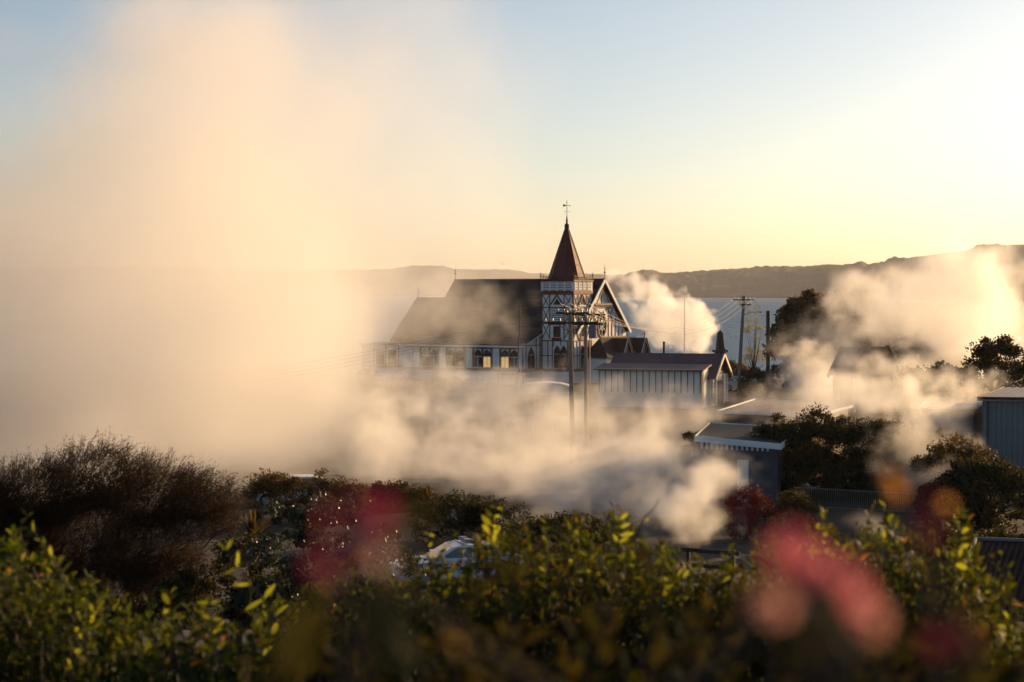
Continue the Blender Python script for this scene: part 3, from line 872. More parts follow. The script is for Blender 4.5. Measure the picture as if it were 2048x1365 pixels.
# earth bank by the dark post
bk = MB()
pts = [(1500, 806), (1545, 793), (1600, 788), (1660, 785), (1720, 786), (1790, 792), (1840, 806)]
tv, bv, kv = [], [], []
for px, py in pts:
    tv.append(at(px, py, 186)); bv.append(Vector((at(px, py, 182).x, 182, -.6))); kv.append(Vector((at(px, py, 198).x, 198, -.6)))
n = len(pts)
bk.add(tv + bv + kv, [(i, n+i, n+i+1, i+1) for i in range(n-1)] + [(2*n+i, i, i+1, 2*n+i+1) for i in range(n-1)])
o = bk.build('earth_bank', M['earth']); tag(o, 'bare earth bank behind the low iron-roofed building', kind='structure')

# ------------------------------------------------------------------ utility poles and wires
def pole_thing(name, label, base, top, r0, r1, arms, m=None, conc=False, extra=None, group=None):
    root = empty(name, base, 0, label, 'pole', group)
    t = top - base
    MB().tube([(0, 0, -.5), t*.5, t], [r0, (r0+r1)/2, r1], 10).build('shaft', m or M['woodpole'], root)
    for (z, half, ang, nins, ra) in arms:
        f = z / t.z
        c = Vector((t.x*f, t.y*f, z))
        d = Vector((math.cos(ang), math.sin(ang), 0)); s_ = Vector((-d.y, d.x, 0))
        off = s_ * (-r0 - .06)
        piece('crossarm', root, M['darkwood'], c + off, d, half*2, s_, .11, (0, 0, 1), .12)
        for sg in (-1, 1):
            MB().tube([c + off*.8 + d*sg*half*.55, c + off*.4 - Vector((0, 0, .6))], .02, 5).build('brace', M['iron'], root)
        for k in range(nins):
            q = -1 + 2*k/(nins-1)
            p = c + off + d*q*(half-.12) + Vector((0, 0, .06))
            MB().lathe([(.018, 0), (.018, .06), (.06, .08), (.045, .12), (.06, .14), (.05, .19), (.02, .22)], 8, tuple(p)).build('insulator', M['porcelain'], root)
    return root, t
pb = at(1146, 930, 120); pb.z = -.35
pt_ = at(1140, 618, 120)
poleA, tA = pole_thing('utility_pole', 'tall utility pole with two crossarms in front of the church tower', pb, pt_, .16, .12,
    [(at(1145, 646, 120).z + .35, 1.65, R(4), 8, 0), (at(1145, 627, 120).z + .35, 1.25, R(38), 6, 0)])
pb2 = at(1172, 905, 129); pb2.z = -.35
poleB, tB = pole_thing('utility_pole', 'second utility pole just behind, carrying a transformer crossarm', pb2, at(1171, 624, 129), .13, .10,
    [(at(1170, 628, 129).z + .3, 1.3, R(-6), 6, 0), (at(1170, 647, 129).z + .3, 1.1, R(8), 4, 0)])
cz = tB.z - 1.7
MB().lathe([(.24, 0), (.26, .05), (.26, .75), (.22, .82), (.05, .9)], 12, (.42, -.1, cz)).build('transformer', M['grey'], poleB)
MB().tube([(.22, -.2, tB.z-.9), (.24, -.2, 4), (.24, -.2, -.3)], .025, 5).build('cable', M['gilt'], poleB)
for k in range(4):
    a = R(40 + 70*k)
    MB().tube([(.0, 0, tB.z-.5), (.5+.2*k, -.15, tB.z-1.1-.1*k), (1.0+.15*k, -.1, tB.z-.75)], .012, 4).build('jumper', M['wire'], poleB)
pc = at(1476, 790, 200); pc.z = 0
poleC, tC = pole_thing('utility_pole', 'leaning utility pole with short crossarm against the lake', pc, at(1488, 592, 200), .20, .15,
    [(at(1488, 600, 200).z, 1.05, R(-14), 6, 0), (at(1488, 604, 200).z - .3, .7, R(30), 4, 0)])
MB().tube([tC*.8, tC*.8 + Vector((.8, -.1, .28)), tC*.8 + Vector((1.7, -.2, .35))], .03, 6).build('lamp_arm', M['iron'], poleC)
MB().lathe([(.05, -.10), (.12, -.08), (.12, 0), (.04, .06)], 8, tuple(tC*.8 + Vector((1.75, -.2, .33)))).build('lamp_head', M['iron'], poleC)
pd = at(1536, 794, 188); pd.z = -.2
poleD, tD = pole_thing('dark_post', 'plain thick dark post standing before the round tree', pd, at(1536, 622, 188), .19, .18, [], M['darkwood'])
MB().tube([tD + Vector((-.16, -.1, -.5)), tD + Vector((-.7, -.1, -.42))], .02, 4).build('hook', M['iron'], poleD)
pe = at(1030, 770, 178); pe.z = 0
poleE, tE = pole_thing('thin_pole', 'thin pole with a small lamp in front of the nave roof', pe, at(1042, 612, 178), .09, .05, [])
piece('crossarm', poleE, M['iron'], tE + Vector((.2, 0, -.05)), (1, 0, 0), .9, (0, 1, 0), .05, (0, 0, 1), .06)
MB().tube([tE*.82, tE*.82 + Vector((-.6, -.1, -.05))], .02, 5).build('lamp_arm', M['iron'], poleE)
MB().lathe([(.03, -.06), (.09, -.03), (.09, .03), (.03, .06)], 8, tuple(tE*.82 + Vector((-.66, -.1, -.05)))).build('lamp_head', M['porcelain'], poleE)

def wire(a, b, sag, label, group, r=.011, n=20):
    pts = []
    for k in range(n + 1):
        q = k / n
        p = a.lerp(b, q); p.z -= sag * 4 * q * (1 - q)
        pts.append(p)
    o = MB().tube([p - a for p in pts], r, 4).build('power_line', M['wire'])
    o.location = a
    return tag(o, label, 'power line', group)
zA = pb.z
la = 'sagging power line running from the front pole towards the leaning pole'
for k in range(4):
    d = Vector((math.cos(R(38)), math.sin(R(38)), 0)) * (-.8 + .75*k)
    a = pb + tA*.955 + d; a.z = at(1145, 625, 120).z + .55
    b = pc + tC*.955 + Vector((-.9 + .6*k, .2-.1*k, .2))
    wire(a, b, 2.3 + .12*k, ('highest', 'second highest', 'third', 'lowest')[k] + ' of four sunlit wires sagging from front pole to leaning pole', 'wires between the front pole and the leaning pole')
lb = 'dark power line running left from the crossarm across the nave roof'
for k in range(4):
    a = pb + tA*.9 + Vector((-1.5 + .35*k, -.1, 0)); a.z = at(1145, 646, 120).z + .55
    b = at(-120 + 8*k, 800 + 6*k, 136)
    wire(a, b, 1.0 + .12*k, ('highest', 'second highest', 'third', 'lowest')[k] + ' of four dark wires running left across the nave roof', 'wires running left from the front pole')
lc = 'slack power line running from the leaning pole out to the right'
for k in range(2):
    wire(pc + tC*.96 + Vector((.9, -.1*k, .1)), pd + tD*.99 + Vector((0, .1*k, -.1-.3*k)), .15, ('upper', 'lower')[k] + ' of two wires between leaning pole and dark post', 'wires between leaning pole and dark post')

# a bird over the hills
bd = at(1005, 529, 260)
o = MB().add([(-.42, 0, .16), (-.2, -.06, .2), (0, -.1, 0), (.2, -.06, .2), (.42, 0, .16), (.2, .1, .17), (0, .2, -.02), (-.2, .1, .17), (0, .02, -.07)],
             [(0, 1, 7), (1, 2, 6, 7), (2, 3, 5, 6), (3, 4, 5), (2, 8, 6), (1, 2, 8), (3, 8, 2)]).build('bird', M['iron'])
o.location = bd
tag(o, 'tiny dark bird flying above the far hills', 'bird')
# ------------------------------------------------------------------ fences
def picket_fence(name, label, p0, p1, h, n, m, pw=.05, posts=0, thick=.025, rails=(.25, .85)):
    root = empty(name, p0, 0, label, 'fence')
    d = p1 - p0; L = d.length; d.normalize()
    s_ = Vector((-d.y, d.x, 0)).normalized()
    for r in rails:
        piece('rail', root, m, d*(L/2) + Vector((0, 0, h*r)), d, L, s_, .03, (0, 0, 1), .06)
    for k in range(n):
        piece('picket', root, m, d*(L*k/(n-1)) + Vector((0, 0, h/2)) + s_*.03, d, pw, s_, thick, (0, 0, 1), h)
    for k in range(posts):
        piece('post', root, m, d*(L*k/(posts-1)) + Vector((0, 0, h/2)) + s_*.09, d, .1, s_, .1, (0, 0, 1), h*1.05)
    return root
def gpt(px, Y): return Vector((at(px, 800, Y).x, Y, ground_z(at(px, 800, Y).x, Y)))
picket_fence('picket_fence', 'pale picket fence half lost in steam below the church', gpt(868, 146), gpt(1215, 143), 1.15, 62, mat('grey_brown_picket', (.15, .125, .10), .8, .3, 2), .07, 6)
fnc = picket_fence('metal_fence', 'thin upright metal railing fence below the dark bush', gpt(1588, 97), gpt(1885, 93), .95, 74, mat('dull_railing', (.12, .125, .13), .6, .2, 3), .018, 0, .018, (.05, .98))
def rail_fence(name, label, p0, p1, h, hs, posts, m):
    root = empty(name, p0, 0, label, 'fence')
    d = p1 - p0; L = d.length; d.normalize(); s_ = Vector((-d.y, d.x, 0)).normalized()
    for z in hs:
        piece('rail', root, m, d*(L/2) + Vector((0, 0, z)), d, L, s_, .06, (0, 0, 1), .15)
    for k in range(posts):
        q = .12 + .76*k/max(1, posts-1)
        piece('post', root, m, d*(L*q) + Vector((0, 0, h/2 - .1)) + s_*.09, d, .12, s_, .12, (0, 0, 1), h + .2)
    return root
rail_fence('rail_fence', 'dark wooden rail behind the hedge, lower left one', gpt(1236, 69), gpt(1331, 68.2), .95, (.9,), 2, M['darkwood'])
rail_fence('rail_fence', 'dark wooden post and rail beside the red-leaved bush', gpt(1362, 74), gpt(1480, 72.5), 1.0, (.9, .35), 2, M['darkwood'])
rail_fence('rail_fence', 'weathered post and rail fence left of the white-fascia shed', gpt(1358, 113), gpt(1406, 112), 1.5, (1.35, .65), 2, M['woodpole'])
# concrete gateposts
for px, h, lab in ((1563, 2.0, 'taller of two pale concrete gateposts below the dark bush'), (1585, 1.6, 'shorter of two pale concrete gateposts below the dark bush')):
    p = gpt(px, 101)
    gp = empty('gatepost', p, R(10), lab, 'gatepost', 'pale concrete gateposts')
    MB().box((-.14, -.14, -.3), (.14, .14, h)).build('shaft', M['concrete'], gp)
    MB().add([(-.17, -.17, h+.003), (.17, -.17, h+.003), (.17, .17, h+.003), (-.17, .17, h+.003), (0, 0, h+.2)], [(0, 3, 2, 1), (0, 1, 4), (1, 2, 4), (2, 3, 4), (3, 0, 4)]).build('cap', M['concrete'], gp)

# ------------------------------------------------------------------ vehicles
M['carwhite'] = mat('white_car_paint', (.72, .74, .76), .25, .06, 2, spec=.6)
M['carblue'] = mat('blue_decal', (.02, .04, .22), .35, .1, 3)
M['tyre'] = mat('tyre_rubber', (.015, .015, .015), .9, .2, 8)
M['rim'] = mat('wheel_metal', (.4, .4, .42), .35, .1, 6, metal=.7)
M['carglass'] = mat('car_glass', (.03, .045, .045), .05, .1, 2, spec=1.0)
def car(label, loc, rz, paint, police=False, van=False, group=None):
    """Local x forward, y left, z up."""
    root = empty('parked_van' if van else 'parked_car', loc, rz, label, 'van' if van else 'car', group)
    w = .98 if van else .89
    if van:
        body = [(-2.4, .35), (2.35, .35), (2.45, .7), (2.4, 1.05), (1.75, 1.15), (-2.45, 1.15), (-2.48, .7)]
        cab = [(-2.44, 1.12), (1.78, 1.12), (1.15, 2.02), (.85, 2.12), (-2.2, 2.16), (-2.4, 2.05)]
    else:
        body = [(-2.3, .32), (2.25, .32), (2.38, .5), (2.36, .72), (2.1, .84), (1.05, .96), (-1.45, 1.0), (-2.25, .96), (-2.36, .7)]
        cab = [(1.12, .95), (.35, 1.40), (.05, 1.46), (-.95, 1.45), (-1.35, 1.34), (-2.0, .98)]
    # body with rounded flanks: three sections across
    def shell(prof, ys, name, m):
        n = len(prof); v = []; cz_ = sum(p[1] for p in prof)/n; cx_ = sum(p[0] for p in prof)/n
        for y, k in ys:
            v += [(cx_ + (x-cx_)*k, y, cz_ + (z-cz_)*k) for x, z in prof]
        f = []
        for i in range(len(ys)-1):
            for j in range(n):
                a, b = i*n+j, i*n+(j+1) % n
                f.append((a, a+n, b+n, b))
        f.append(tuple(range(n))); f.append(tuple(range((len(ys)-1)*n, len(ys)*n))[::-1])
        return MB().add(v, f).build(name, m, root)
    shell(body, [(-w, .965), (-w+.06, 1.0), (w-.06, 1.0), (w, .965)], 'body', paint)
    wr_ = w - (.10 if van else .16)
    n = len(cab)
    v = []
    base_y, top_y = w - .07, wr_
    zmin, zmax = min(p[1] for p in cab), max(p[1] for p in cab)
    for sg in (-1, 1):
        for x, z in cab:
            q = (z-zmin)/(zmax-zmin)
            v.append((x, sg*(base_y + (top_y-base_y)*q), z))
    f = [tuple(range(n)), tuple(range(n, 2*n))[::-1]] + [(j, n+j, n+(j+1) % n, (j+1) % n) for j in range(n)]
    MB().add(v, f).build('cabin', paint, root)
    # glass: windscreen, rear screen, side windows as thin plates just proud of the cabin
    def cabpt(x, z, sg, d=.008):
        q = (z-zmin)/(zmax-zmin)
        return Vector((x, sg*(base_y + (top_y-base_y)*q + d), z))
    def plate(name, pts, nrm, m=M['carglass'], t=.006):
        nrm = Vector(nrm).normalized()*t
        k = len(pts)
        MB().add([p for p in pts] + [p+nrm for p in pts], [tuple(range(k))[::-1], tuple(range(k, 2*k))] + [(i, (i+1) % k, k+(i+1) % k, k+i) for i in range(k)]).build(name, m, root)
    def screen(name, p, q):
        (x0, z0), (x1, z1) = p, q
        dd = Vector((x1-x0, 0, z1-z0)).normalized(); nn = Vector((dd.z, 0, -dd.x))
        if nn.z < 0: nn = -nn
        A_ = Vector((x0, 0, z0)) + dd*.06 + nn*.006; B2 = Vector((x1, 0, z1)) - dd*.03 + nn*.006
        y0, y1 = base_y - .08, top_y - .06
        plate(name, [A_ + Vector((0, -y0, 0)), A_ + Vector((0, y0, 0)), B2 + Vector((0, y1, 0)), B2 + Vector((0, -y1, 0))], nn)
    if van:
        screen('windscreen', cab[1], cab[2])
        for sg in (-1, 1):
            plate('side_window', [cabpt(.6, 1.3, sg), cabpt(1.5, 1.3, sg), cabpt(1.1, 1.9, sg), cabpt(.6, 1.9, sg)], (0, sg, 0))
            plate('side_window', [cabpt(-2.1, 1.3, sg), cabpt(.4, 1.3, sg), cabpt(.4, 1.9, sg), cabpt(-2.1, 1.9, sg)], (0, sg, 0))
    else:
        screen('windscreen', cab[0], cab[1]); screen('rear_window', cab[5], cab[4])
        for sg in (-1, 1):
            plate('side_window', [cabpt(-.28, 1.03, sg), cabpt(.86, 1.03, sg), cabpt(.24, 1.37, sg), cabpt(-.28, 1.39, sg)], (0, sg, 0))
            plate('side_window', [cabpt(-1.55, 1.04, sg), cabpt(-.36, 1.03, sg), cabpt(-.36, 1.39, sg), cabpt(-1.1, 1.36, sg)], (0, sg, 0))
    for x in (1.42, -1.38):
        for sg in (-1, 1):
            wm = MB()
            rr = .32
            prof = [(rr*.62, -.1), (rr*.95, -.1), (rr, -.06), (rr, .06), (rr*.95, .1), (rr*.62, .1)]
            for r_, t_ in prof:
                for k in range(16):
                    a = 2*math.pi*k/16
                    wm.v.append((x + r_*math.cos(a), sg*(w-.06) + t_, rr + r_*math.sin(a)))
            for i_ in range(5):
                for k in range(16):
                    p, q = i_*16+k, i_*16+(k+1) % 16
                    wm.f.append((p, q, q+16, p+16))
            wo = wm.build('wheel', M['tyre'], root)
            hub = MB()
            for t_ in (-.07, .09):
                for k in range(16):
                    a = 2*math.pi*k/16
                    hub.v.append((x + rr*.63*math.cos(a), sg*(w-.06) + t_*sg, rr + rr*.63*math.sin(a)))
            hub.f = [tuple(range(16)), tuple(range(16, 32))] + [(k, (k+1) % 16, 16+(k+1) % 16, 16+k) for k in range(16)]
            hub.build('rim', M['rim'], wo)
    for sg in (-1, 1):
        MB().box((2.22, sg*.62-.16, .60), (2.40, sg*.62+.16, .74)).build('headlight', M['porcelain'], root)
        MB().box((-2.40, sg*.66-.14, .72), (-2.24, sg*.66+.14, .88)).build('tail_light', mat('tail_red', (.2, .01, .01), .3), root)
        MB().box((.72, sg*(w+.08)-.08, 1.0), (.86, sg*(w+.08)+.08, 1.12)).build('wing_mirror', paint, root)
    if police:
        lb_ = MB().box((-.35, -.6, 1.50), (-.10, .6, 1.60)).build('light_bar', mat('light_bar_plastic', (.35, .36, .42), .3), root)
        MB().box((-.345, -.55, 1.601), (-.105, -.08, 1.63)).build('blue_lens', M['carblue'], lb_)
        MB().box((-.345, .08, 1.601), (-.105, .55, 1.63)).build('red_lens', mat('red_lens', (.25, .02, .02), .3), lb_)
        for x in (-.5, .1):
            piece('roof_rail', root, M['rim'], (x-.1, 0, 1.475), (0, 1, 0), 1.3, (1, 0, 0), .05, (0, 0, 1), .05)
        for sg in (-1, 1):
            for k in range(13):
                x0 = -2.15 + k*.33
                for j in range(2):
                    if (k + j) % 2: continue
                    MB().box((x0, sg*(w+.001)-.004, .60+.13*j), (x0+.33, sg*(w+.001)+.004, .73+.13*j)).build('blue_check', M['carblue'], root)
        MB().box((2.0, -.55, .845), (2.02, .55, .86)).build('bonnet_stripe', M['carblue'], root)
    return root
p = gpt(918, 70.5)
car('white police car with blue checks parked behind the hedge', p, R(180+14), M['carwhite'], True)
p = gpt(1476, 203)
car('white car parked near the leaning pole by the lake', p, R(200), M['carwhite'])
p = gpt(590, 98)
car('white car glimpsed through the misty bushes on the left', p, R(185), M['carwhite'])
# low shelter with a white curved roof
q = gpt(1088, 166)
lsh = empty('shelter', q, R(-3), 'low shelter with gently curved white roof below the church', 'shelter')
prof = [(-2.3, 2.25), (-1.5, 2.52), (-.5, 2.66), (.5, 2.68), (1.5, 2.58), (2.3, 2.36)]
MB().prism(prof + [(x_, z_ + .09) for x_, z_ in prof[::-1]], 'y', -1.2, 1.6).build('roof', M['white2'], lsh)
MB().prism([(-2.1, -.3), (2.1, -.3)] + [(x_*.92, z_ - .03) for x_, z_ in prof[::-1]], 'y', -.9, 1.3).build('wall', M['earth'], lsh)
MB().prism([(-2.25, 1.75), (2.25, 1.85)] + [(x_*.985, z_ - .012) for x_, z_ in prof[::-1]], 'y', -1.26, -1.205).build('fascia', M['white2'], lsh)
for x_ in (-2.0, -.7, .7, 2.0): MB().box((x_-.06, -1.05, -.3), (x_+.06, -.93, 2.3)).build('post', M['woodpole'], lsh)
for k in range(9): MB().box((-1.9 + k*.47, -.935, .1), (-1.9 + k*.47 + .4, -.905, 1.0)).build('board', M['woodpole'], lsh)
# paths crossing the yard
def strip(name, label, a, b, w, m, lift):
    n = 30; v = []
    for k in range(n + 1):
        p_ = a.lerp(b, k/n); p_ += Vector((0, math.sin(k*.35)*.8, 0))
        for sg in (-1, 1):
            x_, y_ = p_.x, p_.y + sg*w/2
            v.append((x_, y_, ground_z(x_, y_) + lift))
    f = np.array([[2*k, 2*k+2, 2*k+3, 2*k+1] for k in range(n)])
    return tag(link(name, np_mesh(name, v, f[:, ::-1]), m), label, kind='structure')
strip('path', 'pale path crossing the yard below the church', gpt(420, 112), gpt(1480, 116), 1.8, mat('worn_gravel', (.11, .10, .09), .95, .4, 1.5, .3, 8), .06)
strip('road', 'dark road in front of the church', gpt(300, 186), gpt(1500, 183), 6.0, mat('asphalt', (.05, .05, .05), .9, .3, 1), .06)
# ------------------------------------------------------------------ vegetation
rng = np.random.default_rng(11)
M['leaf_dark'] = leaf_mat('dark_evergreen_leaf', [(.010, .014, .006), (.02, .025, .009), (.03, .03, .012)], [(.06, .06, .012), (.10, .08, .014)], .25, .6)
M['leaf_olive'] = leaf_mat('olive_leaf', [(.022, .024, .009), (.04, .034, .014), (.05, .035, .017)], [(.16, .11, .02), (.22, .13, .03)], .3, .6)
M['leaf_pale'] = leaf_mat('young_birch_leaf', [(.10, .11, .03), (.14, .13, .04)], [(.38, .36, .12), (.42, .38, .14)], .5, .5)
M['leaf_red'] = leaf_mat('red_bush_leaf', [(.030, .009, .008), (.045, .014, .010)], [(.10, .018, .012), (.14, .04, .014)], .4, .45)
M['kanuka'] = leaf_mat('fine_brown_green_twig', [(.014, .010, .006), (.023, .014, .008), (.016, .016, .007)], [(.085, .04, .014), (.11, .05, .017)], .27, .55)
M['hedge_leaf'] = leaf_mat('glossy_hedge_leaf', [(.009, .017, .004), (.013, .022, .005), (.018, .024, .005), (.012, .018, .004), (.035, .018, .005)],
                           [(.08, .11, .008), (.15, .19, .012), (.32, .33, .02), (.11, .14, .008), (.30, .17, .014)], .30, .55, .05)
M['hedge_green'] = leaf_mat('bright_green_leaf', [(.009, .020, .005), (.013, .026, .006), (.018, .028, .006)], [(.07, .11, .008), (.14, .18, .012), (.36, .36, .024)], .30, .55, .05)
M['tip_leaf'] = leaf_mat('young_tip_leaf', [(.03, .04, .006), (.045, .048, .007)], [(.34, .38, .02), (.48, .46, .025), (.40, .46, .03)], .5, .5, .1)
M['dead_leaf'] = leaf_mat('orange_dead_leaf', [(.16, .05, .012), (.2, .08, .02)], [(.6, .2, .02), (.65, .28, .03)], .45, .5)
M['stem'] = mat('hedge_stem', (.07, .045, .03), .7, .3, 12)

def rand_unit(n):
    v = rng.normal(size=(n, 3)); return v / np.linalg.norm(v, axis=1, keepdims=True)

def leaf_quads(c, size, aspect=.5, up=0.0, dirs=None):
    """Diamond leaves folded along the midrib: two triangles each."""
    n = len(c)
    a = rand_unit(n) if dirs is None else dirs
    a = a + np.array([0, 0, up]); a /= np.linalg.norm(a, axis=1, keepdims=True)
    b = np.cross(a, rand_unit(n)); b /= np.maximum(1e-6, np.linalg.norm(b, axis=1, keepdims=True))
    nn = np.cross(a, b)
    s = (size * rng.uniform(.6, 1.3, n))[:, None]
    v = np.stack([c - a*s*.5, c + b*s*aspect*.5 + nn*s*.08, c + a*s*.5, c - b*s*aspect*.5 + nn*s*.08], 1).reshape(-1, 3)
    i = np.arange(n)[:, None]*4
    return v, np.concatenate([i + np.array([[0, 1, 2]]), i + np.array([[0, 2, 3]])])

def tree(name, label, cat, base, ells, n, lsize, lm, clumps=60, clump_r=.9, trunk_r=.25, group=None, aspect=.55, up=.0, limbs=14, skirt=False):
    """ells: crown lobes (dx,dy,z, rx,ry,rz) above the base point."""
    root = empty(name, base, 0, label, cat, group)
    nskirt = len(ells)
    if cat in ('bush', 'shrub') or skirt:
        nskirt = len(ells)
        ells = list(ells) + [(e[0], e[1], e[2]*.45, e[3]*.95, e[4]*.95, e[2]*.5) for e in ells]
        n, clumps, lsize = int(n*1.5), int(clumps*1.7), lsize*1.15
    vol = np.array([e[3]*e[4]*e[5] for e in ells]); vol /= vol.sum()
    cen = []
    for _ in range(clumps):
        ei = rng.choice(len(ells), p=vol)
        e = ells[ei]
        d = rand_unit(1)[0]
        if d[2] < -.3 and ei < nskirt: d[2] *= -.6
        r = rng.uniform(.45, 1.0)**.5
        cen.append([e[0] + d[0]*e[3]*r, e[1] + d[1]*e[4]*r, e[2] + d[2]*e[5]*r])
    cen = np.array(cen)
    k = rng.integers(0, clumps, n)
    cr = clump_r * rng.uniform(.6, 1.3, clumps)
    off = rand_unit(n) * (rng.uniform(0, 1, n)**.45)[:, None] * cr[k][:, None]
    off[:, 2] *= .7
    v, f = leaf_quads(cen[k] + off, lsize, aspect, up)
    cr_ = link('crown', np_mesh('crown', v, f), lm, root)
    cr_['kind'] = 'stuff'
    tb = MB()
    top = np.average(cen, axis=0)
    t1 = Vector((top[0]*.5, top[1]*.5, max(.5, cen[:, 2].min()*.7)))
    tb.tube([(0, 0, -.5), (t1.x*.4, t1.y*.4, t1.z*.5), t1], [trunk_r*1.3, trunk_r, trunk_r*.8], 8)
    tb.build('trunk', M['bark'], root)
    lb_ = MB()
    for j in range(min(limbs, clumps)):
        p = Vector(cen[j]); m_ = t1.lerp(p, .5) + Vector((0, 0, -.1*p.length*.2))
        lb_.tube([t1 - Vector((0, 0, .2)), m_, p], [trunk_r*.6, trunk_r*.35, trunk_r*.1], 5)
    lb_.build('limbs', M['bark'], root)
    return root

# big trees on the right
tree('round_tree', 'big dark round tree behind the dark post', 'tree', gpt(1655, 207), [(0, 0, 6.2, 5.2, 4.5, 4.3), (-3.2, -1, 4.6, 2.5, 3, 3.9), (2.6, 0, 7.2, 3.8, 3.5, 3.2)], 24000, .46, M['leaf_olive'], 170, 1.1, .4, skirt=True)
tree('round_tree', 'broad tree mostly hidden in golden steam', 'tree', gpt(1830, 204), [(0, 0, 5.0, 5.8, 5, 3.8), (5, 1, 5.2, 4.2, 4, 3.6)], 20000, .46, M['leaf_olive'], 150, 1.1, .4, skirt=True)
tree('leafy_tree', 'dark leafy tree at the right edge of the steam', 'tree', gpt(1985, 152), [(0, 0, 5.4, 1.9, 1.7, 1.7), (1.1, .2, 4.2, 1.5, 1.4, 1.4), (-.9, 0, 4.3, 1.2, 1.3, 1.3)], 6000, .26, M['leaf_dark'], 60, .65, .16)
tree('leafy_tree', 'shadowed tree beyond the iron shed roof', 'tree', gpt(2075, 146), [(0, 0, 3.6, 2.8, 2.2, 2.6), (1, 0, 5, 2, 2, 2)], 6000, .28, M['leaf_dark'], 60, .8, .2)
tree('leafy_tree', 'tall tree rising out of the steam at the right edge', 'tree', gpt(2075, 190), [(0, 0, 5.4, 4.0, 3, 3.6), (-1.6, 0, 7.0, 1.4, 1.4, 2.0)], 8000, .32, M['leaf_olive'], 80, .9, .3)
tree('dark_shrub', 'shadowy shrub behind the lean-to shed roof', 'shrub', gpt(1880, 150), [(0, 0, 3.0, 4.0, 2, 1.9)], 6000, .28, M['leaf_dark'], 60, .8, .15)
tree('birch', 'slender pale sunlit tree beside the leaning pole', 'tree', gpt(1507, 212), [(0, 0, 5.3, 1.15, 1.1, 3.4), (.2, 0, 2.8, 1.5, 1.2, 1.6)], 1500, .18, M['leaf_pale'], 70, .5, .07, limbs=30)
tree('shrub', 'sunlit shrub at the foot of the leaning pole', 'shrub', gpt(1462, 206), [(0, 0, 1.6, 1.9, 1.3, 1.4)], 2500, .22, M['leaf_olive'], 40, .5, .06)
tree('shrub', 'round green shrub in front of the parked white car', 'shrub', gpt(1494, 192), [(0, 0, .7, .8, .8, .6)], 1200, .2, M['leaf_olive'], 20, .35, .05)
tree('shrub', 'low green shrub right of the leaning pole', 'shrub', gpt(1515, 198), [(0, 0, 1.3, 1.8, 1.3, 1.2)], 2500, .22, M['leaf_olive'], 40, .5, .06)
tree('shrub', 'misty shrub at the far left end of the church', 'shrub', gpt(735, 212), [(0, 0, 1.0, 1.1, 1, 1.1)], 1200, .2, M['leaf_olive'], 25, .4, .05)
for k, (px, Y, w, lab) in enumerate(((800, 205, 2.0, 'leftmost low shrub along the church wall'), (860, 203, 1.5, 'second low shrub along the church wall'), (905, 202, 1.2, 'third low shrub along the church wall'), (950, 201, 1.6, 'fourth low shrub along the church wall, nearest the canopy'))):
    tree('shrub', lab, 'shrub', gpt(px, Y), [(0, 0, .7, w, 1, .75)], 1500, .2, M['leaf_olive'], 25, .4, .05, 'shrubs along the church wall')
# middle distance
tree('dark_bush', 'large dark feathery bush beside the white-fascia shed', 'bush', gpt(1645, 101), [(-.6, 0, 2.9, 2.6, 2, 1.7), (2.2, 0, 2.7, 2.4, 2, 1.6), (-2.6, 0, 2.2, 1.6, 1.5, 1.5), (.8, 0, 1.2, 3.9, 2, 1.2)], 30000, .20, M['leaf_dark'], 170, .55, .12, aspect=.25, up=.6)
tree('dark_bush', 'dark bush under the curling steam at the right', 'bush', gpt(1805, 99), [(0, 0, 1.9, 2.4, 1.6, 1.6), (2.0, .5, 2.0, 2.0, 1.5, 1.6)], 15000, .19, M['leaf_dark'], 90, .55, .1, aspect=.25, up=.5)
tree('dark_bush', 'dark scrub in the shade below the tall iron shed', 'bush', gpt(1985, 88), [(0, 0, 1.7, 2.2, 1.5, 1.6), (-1.6, 0, 1.2, 1.7, 1.4, 1.3)], 9000, .16, M['leaf_dark'], 80, .5, .1)
tree('dark_bush', 'low dark scrub beside the cottage roof at the right edge', 'bush', gpt(2015, 72), [(0, 0, 1.0, 1.8, 1.2, 1.0), (-1.8, .3, .9, 1.3, 1.2, .9)], 9000, .13, M['leaf_dark'], 80, .45, .08)
tree('dark_bush', 'brown scrub between the lean-to shed and the railing fence', 'bush', gpt(1910, 92), [(0, 0, 2.2, 1.7, 1.4, 1.5)], 6000, .15, M['leaf_olive'], 60, .5, .1)
tree('red_bush', 'dark red twiggy bush beside the curl of steam', 'bush', gpt(1492, 84), [(0, 0, 1.3, 1.05, .9, 1.0), (.7, 0, .9, .8, .8, .9)], 6000, .085, M['leaf_red'], 70, .3, .06, aspect=.4)
tree('bush', 'twiggy olive bush right of the dark red bush', 'bush', gpt(1590, 86), [(0, 0, .9, 1.1, .9, .9)], 4000, .09, M['leaf_olive'], 50, .3, .06)
tree('cabbage_shrub', 'spiky shrub left of the white-fascia shed', 'shrub', gpt(1392, 109), [(0, 0, 1.7, .8, .7, 1.5)], 1600, .35, M['leaf_dark'], 25, .35, .08, aspect=.12, up=.4)
tree('dark_shrub', 'dark low shrub on the bank behind the police car', 'shrub', gpt(905, 84), [(0, 0, 1.0, 2.0, 1.3, 1.0), (1.8, 0, .8, 1.4, 1.2, .9)], 9000, .11, M['leaf_dark'], 90, .4, .08)
tree('dark_shrub', 'dark misty shrub behind the middle of the hedge', 'shrub', gpt(1130, 80), [(0, 0, .7, 2.2, 1.2, .8)], 6000, .11, M['leaf_dark'], 70, .4, .08)
